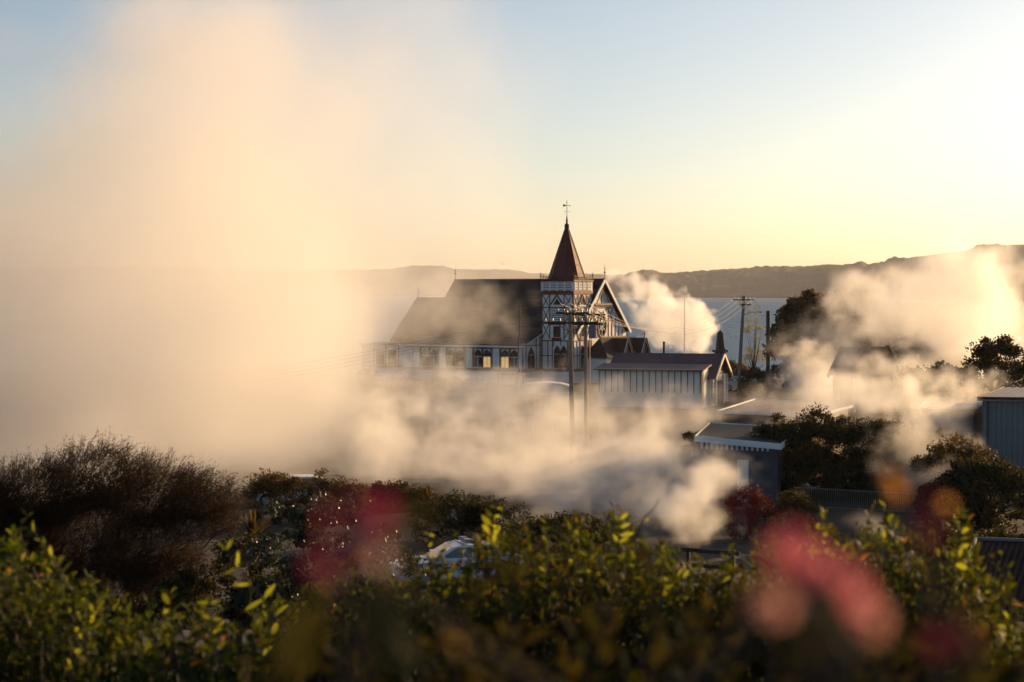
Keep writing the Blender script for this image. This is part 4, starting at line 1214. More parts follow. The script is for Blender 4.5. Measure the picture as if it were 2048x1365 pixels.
tree('misty_bush', 'feathery bush fading into steam right of the big brown bush', 'bush', gpt(545, 90), [(0, 0, 1.2, 1.5, 1.2, 1.1), (1.8, 0, 1.3, 1.5, 1.2, 1.1), (3.2, .5, 1.0, 1.2, 1.2, .9)], 13000, .13, M['leaf_olive'], 90, .45, .08, aspect=.3, up=.4)
tree('bush', 'brown scrub below the edge of the low iron roof', 'bush', gpt(1520, 112), [(0, 0, 1.2, 2.6, 1.2, 1.1), (2.6, .5, 1.4, 1.8, 1.2, 1.2)], 9000, .15, M['leaf_olive'], 90, .5, .08, aspect=.35)
tree('misty_bush', 'low misty bush beside the bluish steam column', 'bush', gpt(790, 96), [(0, 0, .6, 1.8, 1.2, .75)], 5000, .13, M['leaf_olive'], 60, .4, .08)
# glossy dark bush and yucca left of centre
tree('glossy_bush', 'dark glossy small-leaved bush left of the police car', 'bush', Vector((at(660,1000,27).x,27,at(660,1365,27).z-1.0)), [(.1, 0, 3.0, .72, .7, .70), (-.62, 0, 2.75, .62, .6, .62), (.75, .1, 2.45, .5, .6, .7), (-.2, 0, 1.9, 1.3, .8, 1.0), (.75, .1, 1.6, .75, .7, 1.0)], 30000, .062, leaf_mat('glossy_dark_leaf', [(.016, .026, .012), (.026, .038, .016)], [(.07, .08, .02), (.12, .12, .03)], .2, .28, .45), 190, .19, .05, aspect=.42)
tree('glossy_bush', 'dark shadowed bush filling the gap behind the left hedge', 'bush', Vector((at(480,1000,28).x,28,at(480,1365,28).z-1.0)), [(0, 0, 2.4, .7, .6, .7), (.6, 0, 1.9, .9, .6, .8), (-.6, 0, 1.9, .8, .6, .8), (-1.3, .2, 1.3, .9, .6, .9)], 26000, .06, M['leaf_dark'], 150, .2, .06, aspect=.42)

def yucca(name, label, base, n, ln, m):
    root = empty(name, base, 0, label, 'plant')
    MB().tube([(0, 0, -.6), (0, 0, .1)], .07, 7).build('stem', M['bark'], root)
    for k in range(n):
        a = rng.uniform(0, 2*math.pi); el = rng.uniform(.25, 1.5)
        d = Vector((math.cos(a)*math.cos(el), math.sin(a)*math.cos(el), math.sin(el)))
        s_ = d.cross(Vector((0, 0, 1))).normalized(); L = ln*rng.uniform(.8, 1.15)
        v, f = [], []
        for i_, (t, w) in enumerate(((0, .018), (.35, .026), (.75, .018), (1, .001))):
            c = d*L*t - Vector((0, 0, .08*L*t*t*(1-d.z*.5)))
            v += [c - s_*w, c + Vector((0, 0, -.006)), c + s_*w]
            if i_:
                b = i_*3
                f += [(b-3, b-2, b+1, b), (b-2, b-1, b+2, b+1)]
        MB().add(v, f).build('blade', m, root)
    return root
q = gpt(505, 29); q.z = at(505, 1078, 29).z
yucca('yucca', 'spiky green yucca in front of the misty bush', q, 60, .42, M['leaf_olive'])
q = gpt(1458, 200); q.z = at(1458, 735, 200).z
yucca('yucca', 'spiky cabbage tree head beside the hall gable', q, 40, 1.1, M['leaf_dark'])

# ------------------------------------------------------------------ the big fine-twigged bush on the left
def kanuka():
    base = gpt(215, 30)
    root = empty('feathery_bush', base, 0, 'big feathery brown-green bush leaning right in front of the steam', 'bush')
    def loc(px, py, Y): return np.array(at(px, py, Y) - base)
    lobes = [(70, 1000, 30, 130, 75, .8), (190, 965, 30, 120, 75, .8), (300, 1000, 29.6, 120, 75, .8), (395, 1010, 29.8, 80, 62, .6), (20, 1060, 30, 120, 90, .7), (150, 1090, 30.2, 150, 90, .8),
             (290, 1110, 29.5, 110, 80, .7), (330, 1190, 29.2, 90, 90, .6), (60, 1180, 29.6, 120, 110, .7), (230, 1220, 29.4, 120, 90, .6), (430, 1050, 30.2, 45, 40, .4), (-80, 1050, 30, 120, 110, .8), (-60, 1200, 30, 120, 110, .8)]
    u = 30/F_PX
    wgt = np.array([l[3]*l[4] for l in lobes], float); wgt /= wgt.sum()
    n = 19000
    k = rng.choice(len(lobes), n, p=wgt)
    Lb = np.array([[*loc(l[0], l[1], l[2]), l[3]*u, l[5], l[4]*u] for l in lobes])
    d = rand_unit(n); d[:, 2] = np.where(d[:, 2] < 0, d[:, 2]*.75, d[:, 2])
    r = rng.uniform(.2, 1, n)**.4
    p0 = Lb[k, :3] + d * r[:, None] * Lb[k, 3:6]
    # growth direction: outward, up and swept to the right
    g = d*.55 + np.array([.55, 0, .55]) + rng.normal(size=(n, 3))*.28
    g /= np.linalg.norm(g, axis=1, keepdims=True)
    L = rng.uniform(.10, .30, n)
    # each spray: a curved stem of 3 joints plus side shoots, drawn as thin three-sided blades; leaves are slivers
    V, Fc = [], []
    cnt = 0
    def ribbons(a, b, w):
        nonlocal cnt
        m_ = len(a)
        dr = b - a; sd = np.cross(dr, rand_unit(m_)); sd /= np.maximum(1e-6, np.linalg.norm(sd, axis=1, keepdims=True))
        sd2 = np.cross(dr, sd); sd2 /= np.maximum(1e-6, np.linalg.norm(sd2, axis=1, keepdims=True))
        v = np.stack([a + sd*w, a - sd*w*.5 + sd2*w*.87, a - sd*w*.5 - sd2*w*.87, b], 1).reshape(-1, 3)
        i = np.arange(m_)[:, None]*4 + cnt
        V.append(v); Fc.append(np.concatenate([i+np.array([[0, 1, 3]]), i+np.array([[1, 2, 3]]), i+np.array([[2, 0, 3]])]))
        cnt += m_*4
    tip = p0 + g*L[:, None]
    ribbons(p0 - g*L[:, None]*.4, tip, .003)
    # side shoots
    for j in range(5):
        t = rng.uniform(.05, .9, n)
        a = p0 + g*(L*t)[:, None]
        g2 = g*.8 + rng.normal(size=(n, 3))*.5; g2 /= np.linalg.norm(g2, axis=1, keepdims=True)
        l2 = L*rng.uniform(.25, .5, n)
        b = a + g2*l2[:, None]
        ribbons(a, b, .0022)
        for q_ in range(3):
            tt = rng.uniform(.1, 1.0, n)[:, None]
            c = a + (b-a)*tt
            dd = g2*.7 + rng.normal(size=(n, 3))*.5; dd /= np.linalg.norm(dd, axis=1, keepdims=True)
            v, f = leaf_quads(c + dd*.006, .024, .34, 0, dd)
            V.append(v); Fc.append(f + cnt); cnt += len(v)
    for q_ in range(5):
        tt = rng.uniform(-.2, 1.0, n)
        c = p0 + g*(L*tt)[:, None]
        dd = g*.6 + rng.normal(size=(n, 3))*.6; dd /= np.linalg.norm(dd, axis=1, keepdims=True)
        v, f = leaf_quads(c + dd*.008, .026, .34, 0, dd)
        V.append(v); Fc.append(f + cnt); cnt += len(v)
    o = link('twigs', np_mesh('twigs', np.concatenate(V), np.concatenate(Fc)), M['kanuka'], root)
    o['kind'] = 'stuff'
    lb_ = MB()
    ctr = [Vector(loc(l[0], l[1]+20, l[2])) for l in lobes]
    st = Vector(loc(215, 1330, 30)); st2 = Vector(loc(120, 1340, 30))
    lb_.tube([(0, 0, -.4), st*.5, st], [.1, .08, .06], 7)
    for c in ctr:
        for s_ in (st, st2):
            m_ = s_.lerp(c, .5) + Vector((rng.normal()*.08, rng.normal()*.08, -.05))
            lb_.tube([s_, m_, c], [.03, .018, .006], 5)
    for j in range(90):
        l = Lb[rng.integers(len(lobes))]
        a = Vector(l[:3]); b = a + Vector(rand_unit(1)[0]*l[3:6]*.9) + Vector((.1, 0, .1))
        lb_.tube([a, a.lerp(b, .5) + Vector((rng.normal()*.03, rng.normal()*.03, -.03)), b], [.010, .007, .003], 4)
    lb_.build('branches', M['bark'], root)
kanuka()

# ------------------------------------------------------------------ hedge shrubs near the camera
def leaf_mesh(L, w, m, curl=.18):
    """One leaf lying along +x, folded at the midrib and arching."""
    st = [(0, .02), (.12, .35), (.32, .85), (.55, 1.0), (.78, .68), (.93, .25), (1, .0)]
    v, f = [], []
    for i_, (t, k) in enumerate(st):
        z = -curl*L*t*t
        v += [(t*L, -k*w/2, z + .22*k*w/2), (t*L, 0, z), (t*L, k*w/2, z + .22*k*w/2)]
        if i_:
            b = i_*3
            f += [(b-3, b-2, b+1, b), (b-2, b-1, b+2, b+1)]
    me = MB().add(v, f).mesh('leaf', m, True)
    return me, np.array(v), np.array(f)

def shrub(name, label, top_prof, Y0, Y1, zdepth, shoots, lm, leaf_L, leaf_w, n_parts=300, base_z=8.2, tip_bias=1.0, dead=.03, pairs=(4, 7), sparse=.0, seed=1, lean=.0, tips=.33):
    """top_prof: (photo px, photo py) skyline of the shrub at distance Y0; shoots fill it down by zdepth metres."""
    rr = np.random.default_rng(seed)
    xs = [p_[0] for p_ in top_prof]
    x0, x1 = xs[0], xs[-1]
    cx = at((x0+x1)/2, 1200, (Y0+Y1)/2).x
    root = empty(name, (cx, (Y0+Y1)/2, base_z), 0, label, 'shrub')
    base = Vector((cx, (Y0+Y1)/2, base_z))
    meA, va, fa = leaf_mesh(1.0, leaf_w/leaf_L, lm)
    meD, _, _ = leaf_mesh(1.0, leaf_w/leaf_L, M['dead_leaf'], .5)
    meT, _, _ = leaf_mesh(1.0, leaf_w/leaf_L, M['tip_leaf'])
    leaves = []      # (matrix, score, dead)
    stems = MB()
    for s_ in range(shoots):
        px = rr.uniform(x0, x1)
        Y = rr.uniform(Y0, Y1)
        py = lerp_prof(top_prof, px)
        depth = (rr.uniform(0, 1)**(1.0/tip_bias if tip_bias < 1 else tip_bias)) * zdepth
        tip = at(px, py, Y0) * 1.0
        tip = Vector((tip.x*Y/Y0, Y, tip.z - depth - abs(Y - Y0)*.10 + rr.normal()*.025))
        if depth < .05: tip.z += abs(rr.normal())*.045
        d = Vector((rr.normal()*.35 + lean, rr.normal()*.35 - .1, 1.0)).normalized()
        L = rr.uniform(.10, .22)
        b = tip - d*L
        bend = Vector((rr.normal()*.015, rr.normal()*.015, 0))
        stems.tube([b, b.lerp(tip, .5) + bend, tip], [.0028, .0022, .001], 4, cap=False)
        ph = rr.uniform(0, math.pi)
        npair = rr.integers(*pairs)
        for k in range(npair):
            t = (k + .5) / npair
            c = b.lerp(tip, t) + bend*(1 - abs(2*t-1))
            ph += math.pi/2 + rr.normal()*.25
            for sg in (0, math.pi):
                if rr.uniform() < sparse: continue
                a = ph + sg + rr.normal()*.2
                el = rr.uniform(.15, 1.0) + .5*t
                u = Vector((math.cos(a), math.sin(a), 0))
                dx = (u*math.cos(el) + d*math.sin(el)).normalized()
                dy = d.cross(u).normalized()
                dz = dx.cross(dy).normalized()
                sz = leaf_L * rr.uniform(.65, 1.15) * (1.0 - .45*t)
                tw_ = rr.normal()*.35
                dy, dz = dy*math.cos(tw_) + dz*math.sin(tw_), dz*math.cos(tw_) - dy*math.sin(tw_)
                mt = Matrix(((dx.x*sz, dy.x*sz, dz.x*sz, c.x-base.x), (dx.y*sz, dy.y*sz, dz.y*sz, c.y-base.y), (dx.z*sz, dy.z*sz, dz.z*sz, c.z-base.z), (0, 0, 0, 1)))
                score = depth + (Y-Y0)*.12 + rr.uniform(0, .05)
                leaves.append((score, mt, rr.uniform() < dead))
        # trailing stem down to the mass
        if s_ % 3 == 0:
            stems.tube([b, b + Vector((rr.normal()*.04, rr.normal()*.04, -.2))], [.003, .004], 4, cap=False)
    leaves.sort(key=lambda q_: q_[0])
    for sc_, mt, dd in leaves[:n_parts]:
        o = bpy.data.objects.new('leaf', meD if dd else (meT if tips and rr.uniform() < tips else meA))
        COL.objects.link(o); o.parent = root; o.matrix_basis = mt
    rest = leaves[n_parts:]
    if rest:
        Ms = np.array([[list(r_) for r_ in mt] for _, mt, _ in rest])
        vh = np.concatenate([va, np.ones((len(va), 1))], 1)
        allv = np.einsum('nij,kj->nki', Ms, vh)[:, :, :3].reshape(-1, 3)
        allf = (np.arange(len(rest))[:, None, None]*len(va) + fa[None]).reshape(-1, 4)
        o = link('foliage', np_mesh('foliage', allv, allf, smooth=True), lm, root)
        o['kind'] = 'stuff'
    sv = MB(); sv.v = [tuple(Vector(p_) - base) for p_ in stems.v]; sv.f = stems.f
    for k in range(10):
        xx = rr.uniform(-.4, .4) * (at(x1, 1200, Y0).x - at(x0, 1200, Y0).x)
        sv.tube([(xx*.4, 0, -.3), (xx*.8, rr.normal()*.05, .3), (xx, rr.normal()*.1, .75)], [.015, .011, .006], 5)
    sv.build('stems', M['stem'], root)
    return root
shrub('hedge_shrub', 'bright green leafy shrub in the bottom left corner', [(-140, 1090), (0, 1092), (60, 1110), (110, 1150), (200, 1215), (270, 1270), (310, 1345), (330, 1400)], 6.2, 7.4, .62, 800, M['hedge_green'], .064, .026, 220, seed=3, dead=.02)
shrub('hedge_shrub', 'wide leafy hedge with sunlit yellow-green tips across the middle', [(500, 1290), (560, 1245), (640, 1215), (720, 1190), (800, 1185), (850, 1165), (900, 1140), (950, 1110), (1000, 1068), (1100, 1075), (1200, 1070), (1260, 1075), (1330, 1130), (1400, 1140), (1480, 1125), (1560, 1110), (1640, 1110)], 6.6, 8.0, .62, 3000, M['hedge_leaf'], .057, .023, 300, seed=4, dead=.03)
shrub('hedge_shrub', 'yellow-green glossy shrub before the dark cottage roof', [(1600, 1120), (1680, 1075), (1760, 1085), (1830, 1090), (1890, 1080), (1925, 1065), (1960, 1150), (1985, 1190), (2020, 1280), (2060, 1310)], 6.4, 7.6, .60, 1250, M['hedge_leaf'], .056, .023, 260, seed=5, dead=.03)
shrub('hedge_shrub', 'dark low growth in the bottom right corner', [(1900, 1290), (2000, 1270), (2120, 1240)], 5.6, 6.4, .4, 260, M['hedge_leaf'], .06, .025, 60, seed=8, tips=.2)
shrub('hedge_shrub', 'shaded leaves along the bottom between the two hedges', [(270, 1300), (330, 1255), (400, 1262), (470, 1280), (540, 1270)], 6.0, 7.2, .5, 380, M['hedge_green'], .066, .026, 80, seed=9, dead=.12)
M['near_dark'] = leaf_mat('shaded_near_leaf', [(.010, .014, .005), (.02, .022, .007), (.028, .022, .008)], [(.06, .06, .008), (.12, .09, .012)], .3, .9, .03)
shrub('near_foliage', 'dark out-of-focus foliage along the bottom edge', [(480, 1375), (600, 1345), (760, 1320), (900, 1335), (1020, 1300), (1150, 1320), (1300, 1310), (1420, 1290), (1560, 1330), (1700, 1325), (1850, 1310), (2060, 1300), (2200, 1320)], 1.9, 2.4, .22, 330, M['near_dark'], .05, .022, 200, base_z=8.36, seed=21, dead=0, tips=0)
# single tall shoots that stand above the hedge
def shoot(label, pts, Y, leaf_L, n_pairs, lm=None, seed=1, w=.30, leaf_from=0.1, el=.5):
    rr = np.random.default_rng(seed)
    P = [at(px, py, Y) for px, py in pts]
    base = Vector((P[0].x, P[0].y, P[0].z))
    root = empty('leafy_shoot', base, 0, label, 'shoot')
    Q = [p_ - base for p_ in P]
    MB().tube(Q, list(np.linspace(.0035, .0012, len(Q))), 5).build('stem', M['stem'], root)
    me, _, _ = leaf_mesh(1.0, w, lm or M['tip_leaf'])
    seg = np.linspace(0, 1, 40)
    cum = np.array([0] + list(np.cumsum([(Q[i+1]-Q[i]).length for i in range(len(Q)-1)]))); cum /= cum[-1]
    def pos(t):
        i = min(len(Q)-2, int(np.searchsorted(cum, t, side='right')-1))
        k = (t-cum[i])/(cum[i+1]-cum[i]); return Q[i].lerp(Q[i+1], k), (Q[i+1]-Q[i]).normalized()
    for k in range(n_pairs):
        t = leaf_from + (1-leaf_from)*(k+.6)/n_pairs
        c, d = pos(min(.999, t))
        s0 = d.cross(Vector((0, 1, 0))).normalized()
        for sg in (-1, 1):
            u = (s0*sg + Vector((0, rr.normal()*.5, 0))).normalized()
            e_ = el + rr.normal()*.35
            dx = (u*math.cos(e_) + d*math.sin(e_)).normalized()
            dy = dx.cross(Vector((rr.normal()*.3, -1, rr.normal()*.4))).normalized(); dz = dx.cross(dy)
            sz = leaf_L*rr.uniform(.5, 1.0)*(1-.35*t)
            if rr.uniform() < .18: continue
            o = bpy.data.objects.new('leaf', me); COL.objects.link(o); o.parent = root
            o.matrix_basis = Matrix(((dx.x*sz, dy.x*sz, dz.x*sz, c.x), (dx.y*sz, dy.y*sz, dz.y*sz, c.y), (dx.z*sz, dy.z*sz, dz.z*sz, c.z), (0, 0, 0, 1)))
    return root
shoot('long arching shoot with narrow leaves left of the middle hedge', [(585, 1300), (540, 1215), (510, 1180), (475, 1140), (455, 1110), (452, 1085)], 6.2, .085, 5, seed=2, w=.22, leaf_from=.2)
shoot('short leafy shoot with one orange leaf beside the arching shoot', [(440, 1330), (425, 1270), (420, 1215), (418, 1195)], 6.2, .07, 4, seed=4, w=.3)
shoot('leafy shoot standing above the hedge over the police car', [(862, 1140), (856, 1110), (858, 1065)], 6.6, .05, 4, seed=5, w=.34, leaf_from=.3)
shoot('tallest leafy shoot of the middle hedge', [(985, 1110), (982, 1060), (988, 1030), (994, 1008)], 6.6, .062, 5, seed=6, w=.4, leaf_from=.1)
shoot('leafy shoot with three spread leaves at the hedge top', [(1236, 1110), (1238, 1075), (1240, 1035)], 6.6, .062, 4, seed=7, w=.34, leaf_from=.2)
shoot('pale leafy shoot at the top of the right-hand shrub', [(1905, 1150), (1915, 1105), (1920, 1060), (1921, 1040)], 6.4, .06, 6, seed=8, w=.42, leaf_from=.1)
shoot('bare curling shoot with a single leaf right of the hedge top', [(1275, 1130), (1270, 1075), (1290, 1035), (1310, 1015), (1318, 998)], 6.6, .03, 1, seed=9, w=.3)

# ------------------------------------------------------------------ flowering plants right in front of the lens
M['petal'] = leaf_mat('pink_petal', [(.5, .09, .15), (.55, .15, .19), (.45, .06, .14)], [(.75, .18, .26), (.8, .28, .33)], .5, .5, .2)
M['petal_dark'] = leaf_mat('magenta_petal', [(.16, .018, .055), (.20, .025, .07)], [(.30, .035, .10), (.34, .05, .10)], .45, .5, .2)
M['petal_dim'] = leaf_mat('dark_maroon_petal', [(.06, .008, .022), (.08, .010, .026)], [(.13, .014, .04), (.15, .02, .045)], .45, .5, .1)
M['glint_orange'] = leaf_mat('orange_leaf_glint', [(.3, .12, .03), (.3, .14, .04)], [(.85, .40, .10), (.85, .45, .13)], .55, .5, .2)  # sun glints on near leaves, imitated by bright orange translucent colour
def flower_plant(label, heads, m, stem_px, Y, petal=.0055, leaves=(), seed=1, cat='flower'):
    """heads: (px, py, dY, number of florets, spread m)."""
    rr = np.random.default_rng(seed)
    b0 = at(stem_px, 1500, Y)
    base = Vector((b0.x, Y + .02, 8.36))
    root = empty('flowering_plant', base, 0, label, cat)
    jt = Vector((at(stem_px, 1480, Y).x - base.x, 0, at(stem_px, 1480, Y).z - base.z))
    MB().tube([(0, 0, -.05), jt*.5 + Vector((.004, 0, 0)), jt], [.003, .0025, .002], 6).build('stem', M['stem'], root)
    for (px, py, dY, nf, spread) in heads:
        c = at(px, py, Y + dY) - base
        MB().tube([jt, jt.lerp(c, .6) + Vector((.002, 0, -.003)), c], [.0014, .0012, .0009], 5).build('flower_stalk', M['stem'], root)
        hd = MB()
        for k in range(nf):
            o_ = Vector((rr.normal()*spread, rr.normal()*spread*.5, rr.normal()*spread*.7))
            fd = (o_ + Vector((rr.normal()*.003, -.006, .004))).normalized()
            a = fd.orthogonal().normalized(); b_ = fd.cross(a)
            for j in range(5):
                an_ = 2*math.pi*j/5 + rr.uniform(0, .4)
                d = a*math.cos(an_) + b_*math.sin(an_); s_ = fd.cross(d)
                q = c + o_
                P = [q, q + d*petal*.55 + s_*petal*.42 + fd*petal*.12, q + d*petal*1.0 + s_*petal*.25 + fd*petal*.2, q + d*petal*1.0 - s_*petal*.25 + fd*petal*.2, q + d*petal*.55 - s_*petal*.42 + fd*petal*.12]
                hd.add(P, [(0, 1, 2, 3, 4)])
        hd.build('flower_head', m, root)
    me, _, _ = leaf_mesh(1.0, .45, M['leaf_dark'])
    for (px, py, dY, L, an_) in leaves:
        c = at(px, py, Y + dY) - base
        dx = Vector((math.cos(an_), .1, math.sin(an_))).normalized(); dy = dx.cross(Vector((.3, -.6, .7))).normalized(); dz = dx.cross(dy)
        o = bpy.data.objects.new('leaf', me); COL.objects.link(o); o.parent = root
        o.matrix_basis = Matrix(((dx.x*L, dy.x*L, dz.x*L, c.x), (dx.y*L, dy.y*L, dz.y*L, c.y), (dx.z*L, dy.z*L, dz.z*L, c.z), (0, 0, 0, 1)))
    return root
M['petal_pale'] = leaf_mat('pale_salmon_petal', [(.6, .22, .2), (.65, .28, .24)], [(.95, .48, .42), (.95, .55, .48)], .5, .5, .1)
flower_plant('blurred cluster of pink flowers close to the lens', [(1585, 1100, 0, 3, .0035), (1640, 1120, .01, 2, .003), (1650, 1180, .01, 1, .004), (1700, 1180, .02, 1, .003), (1745, 1205, 0, 1, .002)], M['petal'], 1640, .56, .0046,
             [(1560, 1330, .05, .03, .6), (1740, 1345, .04, .03, 2.4)], 2)
flower_plant('pair of paler salmon blooms beside the blurred pink cluster', [(1540, 1208, -.01, 2, .0012), (1748, 1240, 0, 2, .0016)], M['petal_pale'], 1650, .545, .0040, (), 5)
flower_plant('blurred dark magenta flowers close to the lens before the glossy bush', [(670, 1095, 0, 2, .004), (650, 1140, .02, 2, .003), (715, 1030, .01, 2, .003), (770, 1030, .02, 1, .002)], M['petal_dark'], 700, .6, .0055,
             [(800, 1340, .1, .035, 1.9), (760, 1050, .05, .02, .3)], 3)
flower_plant('blurred dark red flowers close to the lens near the railing fence', [(1480, 1030, 0, 1, .002), (1840, 1020, .05, 1, .002), (1860, 1060, .05, 1, .003), (1900, 1250, 0, 2, .004), (1930, 1290, .0, 1, .003)], M['petal_dim'], 1900, .62, .0045, [(1960, 1350, .1, .03, 2.0)], 4)
flower_plant('out-of-focus orange leaf glints close to the lens, modelled as tiny petals', [(1782, 962, 0, 1, .0), (1795, 985, .02, 1, 0.0), (1893, 1010, .05, 1, 0), (905, 1290, .0, 1, 0.0), (718, 1127, 0, 1, 0)], M['glint_orange'], 1250, .85, .0030, [(840, 1360, .0, .04, 2.2), (560, 1370, 0, .04, 1.2)], 6)  # each small head stands in for a blurred glint on a leaf
# ------------------------------------------------------------------ air and steam
def haze_box():
    m = bpy.data.materials.new('thin_morning_haze'); m.use_nodes = True
    nt = m.node_tree
    nt.nodes.remove(nt.nodes['Principled BSDF'])
    v = nt.nodes.new('ShaderNodeVolumePrincipled')
    v.inputs['Color'].default_value = (0.93, 0.90, 0.88, 1)
    v.inputs['Density'].default_value = HAZE_D
    v.inputs['Anisotropy'].default_value = 0.2
    nt.links.new(v.outputs[0], nt.nodes['Material Output'].inputs['Volume'])
    o = MB().box((-9500, -60, -8), (9500, 11500, 160)).build('haze', m)
    return tag(o, 'thin warm morning haze over lake and hills', kind='stuff')
HAZE_D = 0.000055
haze_box()

def steam_mat(name, col, dens, g):
    m = bpy.data.materials.new(name); m.use_nodes = True
    nt = m.node_tree
    nt.nodes.remove(nt.nodes['Principled BSDF'])
    v = nt.nodes.new('ShaderNodeVolumePrincipled')
    v.inputs['Color'].default_value = (*col, 1)
    v.inputs['Density'].default_value = dens
    v.inputs['Density Attribute'].default_value = 'density'
    v.inputs['Anisotropy'].default_value = g
    nt.links.new(v.outputs[0], nt.nodes['Material Output'].inputs['Volume'])
    m.cycles.volume_step_rate = 1.0
    return m

def steam(name, label, puffs, voxel, dens, nscale=0.12, stretch=(1, 1, 1), erode=0.9, warp=2.0, thresh=0.35, gain=2.0, detail=5.0, seed=0.0, g=0.45, col=(0.985, 0.98, 0.975), soft=False, billow=0.0, bscale=0.0):
    """Steam as a real cloud of density. puffs: (photo px, photo py, distance, half width px, half height px, half depth m, weight)."""
    P = []
    lo, hi = Vector((1e9,)*3), Vector((-1e9,)*3)
    for (px, py, Y, rx, ry, rd, w) in puffs:
        c = at(px, py, Y); u = Y / F_PX
        r = Vector((rx*u, rd, ry*u))
        P.append((c, r, w))
        for i in range(3):
            lo[i] = min(lo[i], c[i] - r[i] - warp*.9); hi[i] = max(hi[i], c[i] + r[i] + warp*.9)
    lo.z = max(lo.z, -1.4)
    ng = bpy.data.node_groups.new(name + '_field', 'GeometryNodeTree')
    ng.interface.new_socket('Geometry', in_out='INPUT', socket_type='NodeSocketGeometry')
    ng.interface.new_socket('Geometry', in_out='OUTPUT', socket_type='NodeSocketGeometry')
    N, L = ng.nodes, ng.links
    out = N.new('NodeGroupOutput')
    pos = N.new('GeometryNodeInputPosition')
    def vm(op, a, b=None):
        n = N.new('ShaderNodeVectorMath'); n.operation = op
        for k, x in enumerate((a, b)):
            if x is None: continue
            if isinstance(x, (tuple, Vector)): n.inputs[k].default_value = tuple(x)
            else: L.new(x, n.inputs[k])
        return n
    def mm(op, a, b=None, clamp=False):
        n = N.new('ShaderNodeMath'); n.operation = op; n.use_clamp = clamp
        for k, x in enumerate((a, b)):
            if x is None: continue
            if isinstance(x, (int, float)): n.inputs[k].default_value = x
            else: L.new(x, n.inputs[k])
        return n.outputs[0]
    def nz(vec, scale, det, rough=0.55):
        n = N.new('ShaderNodeTexNoise'); n.inputs['Scale'].default_value = scale
        n.inputs['Detail'].default_value = det; n.inputs['Roughness'].default_value = rough
        L.new(vec, n.inputs['Vector']); return n
    sp_ = vm('ADD', vm('MULTIPLY', pos.outputs[0], tuple(stretch)).outputs[0], (seed*17.3, seed*5.1, seed*9.7)).outputs[0]
    wn_ = nz(sp_, nscale*1.1, 3.0)
    wv_ = vm('MULTIPLY', vm('SUBTRACT', wn_.outputs['Color'], (.5, .5, .5)).outputs[0], (warp*2,)*3).outputs[0]
    wp = vm('ADD', pos.outputs[0], wv_).outputs[0]
    tot = None
    for c, r, w in P:
        q = vm('DIVIDE', vm('SUBTRACT', wp, c).outputs[0], r).outputs[0]
        ln = vm('LENGTH', q).outputs['Value']
        f = mm('SUBTRACT', 1.0, ln, True)
        if soft:
            f = mm('MULTIPLY', mm('MULTIPLY', f, f), mm('SUBTRACT', 3.0, mm('MULTIPLY', f, 2.0)))
        f = mm('MULTIPLY', f, w)
        tot = f if tot is None else mm('ADD', tot, f)
    tot = mm('MINIMUM', tot, 1.2)
    d1 = nz(vm('ADD', sp_, vm('MULTIPLY', wv_, (.6,)*3).outputs[0]).outputs[0], nscale*2.3, detail, 0.66)
    e = mm('MULTIPLY', mm('SUBTRACT', d1.outputs['Fac'], .5), erode*2)
    if billow:
        vo = N.new('ShaderNodeTexVoronoi'); vo.feature = 'F1'
        vo.inputs['Scale'].default_value = bscale or nscale*1.8
        vo.inputs['Detail'].default_value = 2.0; vo.inputs['Roughness'].default_value = .55
        vw = vm('ADD', sp_, vm('MULTIPLY', wv_, (.35,)*3).outputs[0]).outputs[0]
        fw = nz(sp_, nscale*4, 2.0)
        vw = vm('ADD', vw, vm('MULTIPLY', vm('SUBTRACT', fw.outputs['Color'], (.5, .5, .5)).outputs[0], (.9/nscale*.12,)*3).outputs[0]).outputs[0]
        L.new(vw, vo.inputs['Vector'])
        e = mm('ADD', e, mm('MULTIPLY', mm('SUBTRACT', .42, vo.outputs['Distance']), billow))
    d = mm('ADD', tot, mm('MULTIPLY', e, mm('MINIMUM', mm('MULTIPLY', tot, 3.0), 1.0)))
    d = mm('MULTIPLY', mm('SUBTRACT', d, thresh), gain)
    d = mm('MAXIMUM', mm('MINIMUM', d, 1.0), 0.0)
    vc = N.new('GeometryNodeVolumeCube')
    L.new(d, vc.inputs['Density'])
    vc.inputs['Min'].default_value = tuple(lo); vc.inputs['Max'].default_value = tuple(hi)
    for k, ax in enumerate('XYZ'):
        vc.inputs['Resolution ' + ax].default_value = max(4, int((hi[k]-lo[k]) / voxel))
    sm = N.new('GeometryNodeSetMaterial')
    L.new(vc.outputs[0], sm.inputs[0])
    mt = steam_mat(name + '_volume', col, dens, g)
    sm.inputs['Material'].default_value = mt
    L.new(sm.outputs[0], out.inputs[0])
    me = MB().box(tuple(lo), tuple(hi)).mesh(name, mt)
    o = link(name, me)
    md = o.modifiers.new('steam', 'NODES'); md.node_group = ng
    return tag(o, label, kind='stuff')

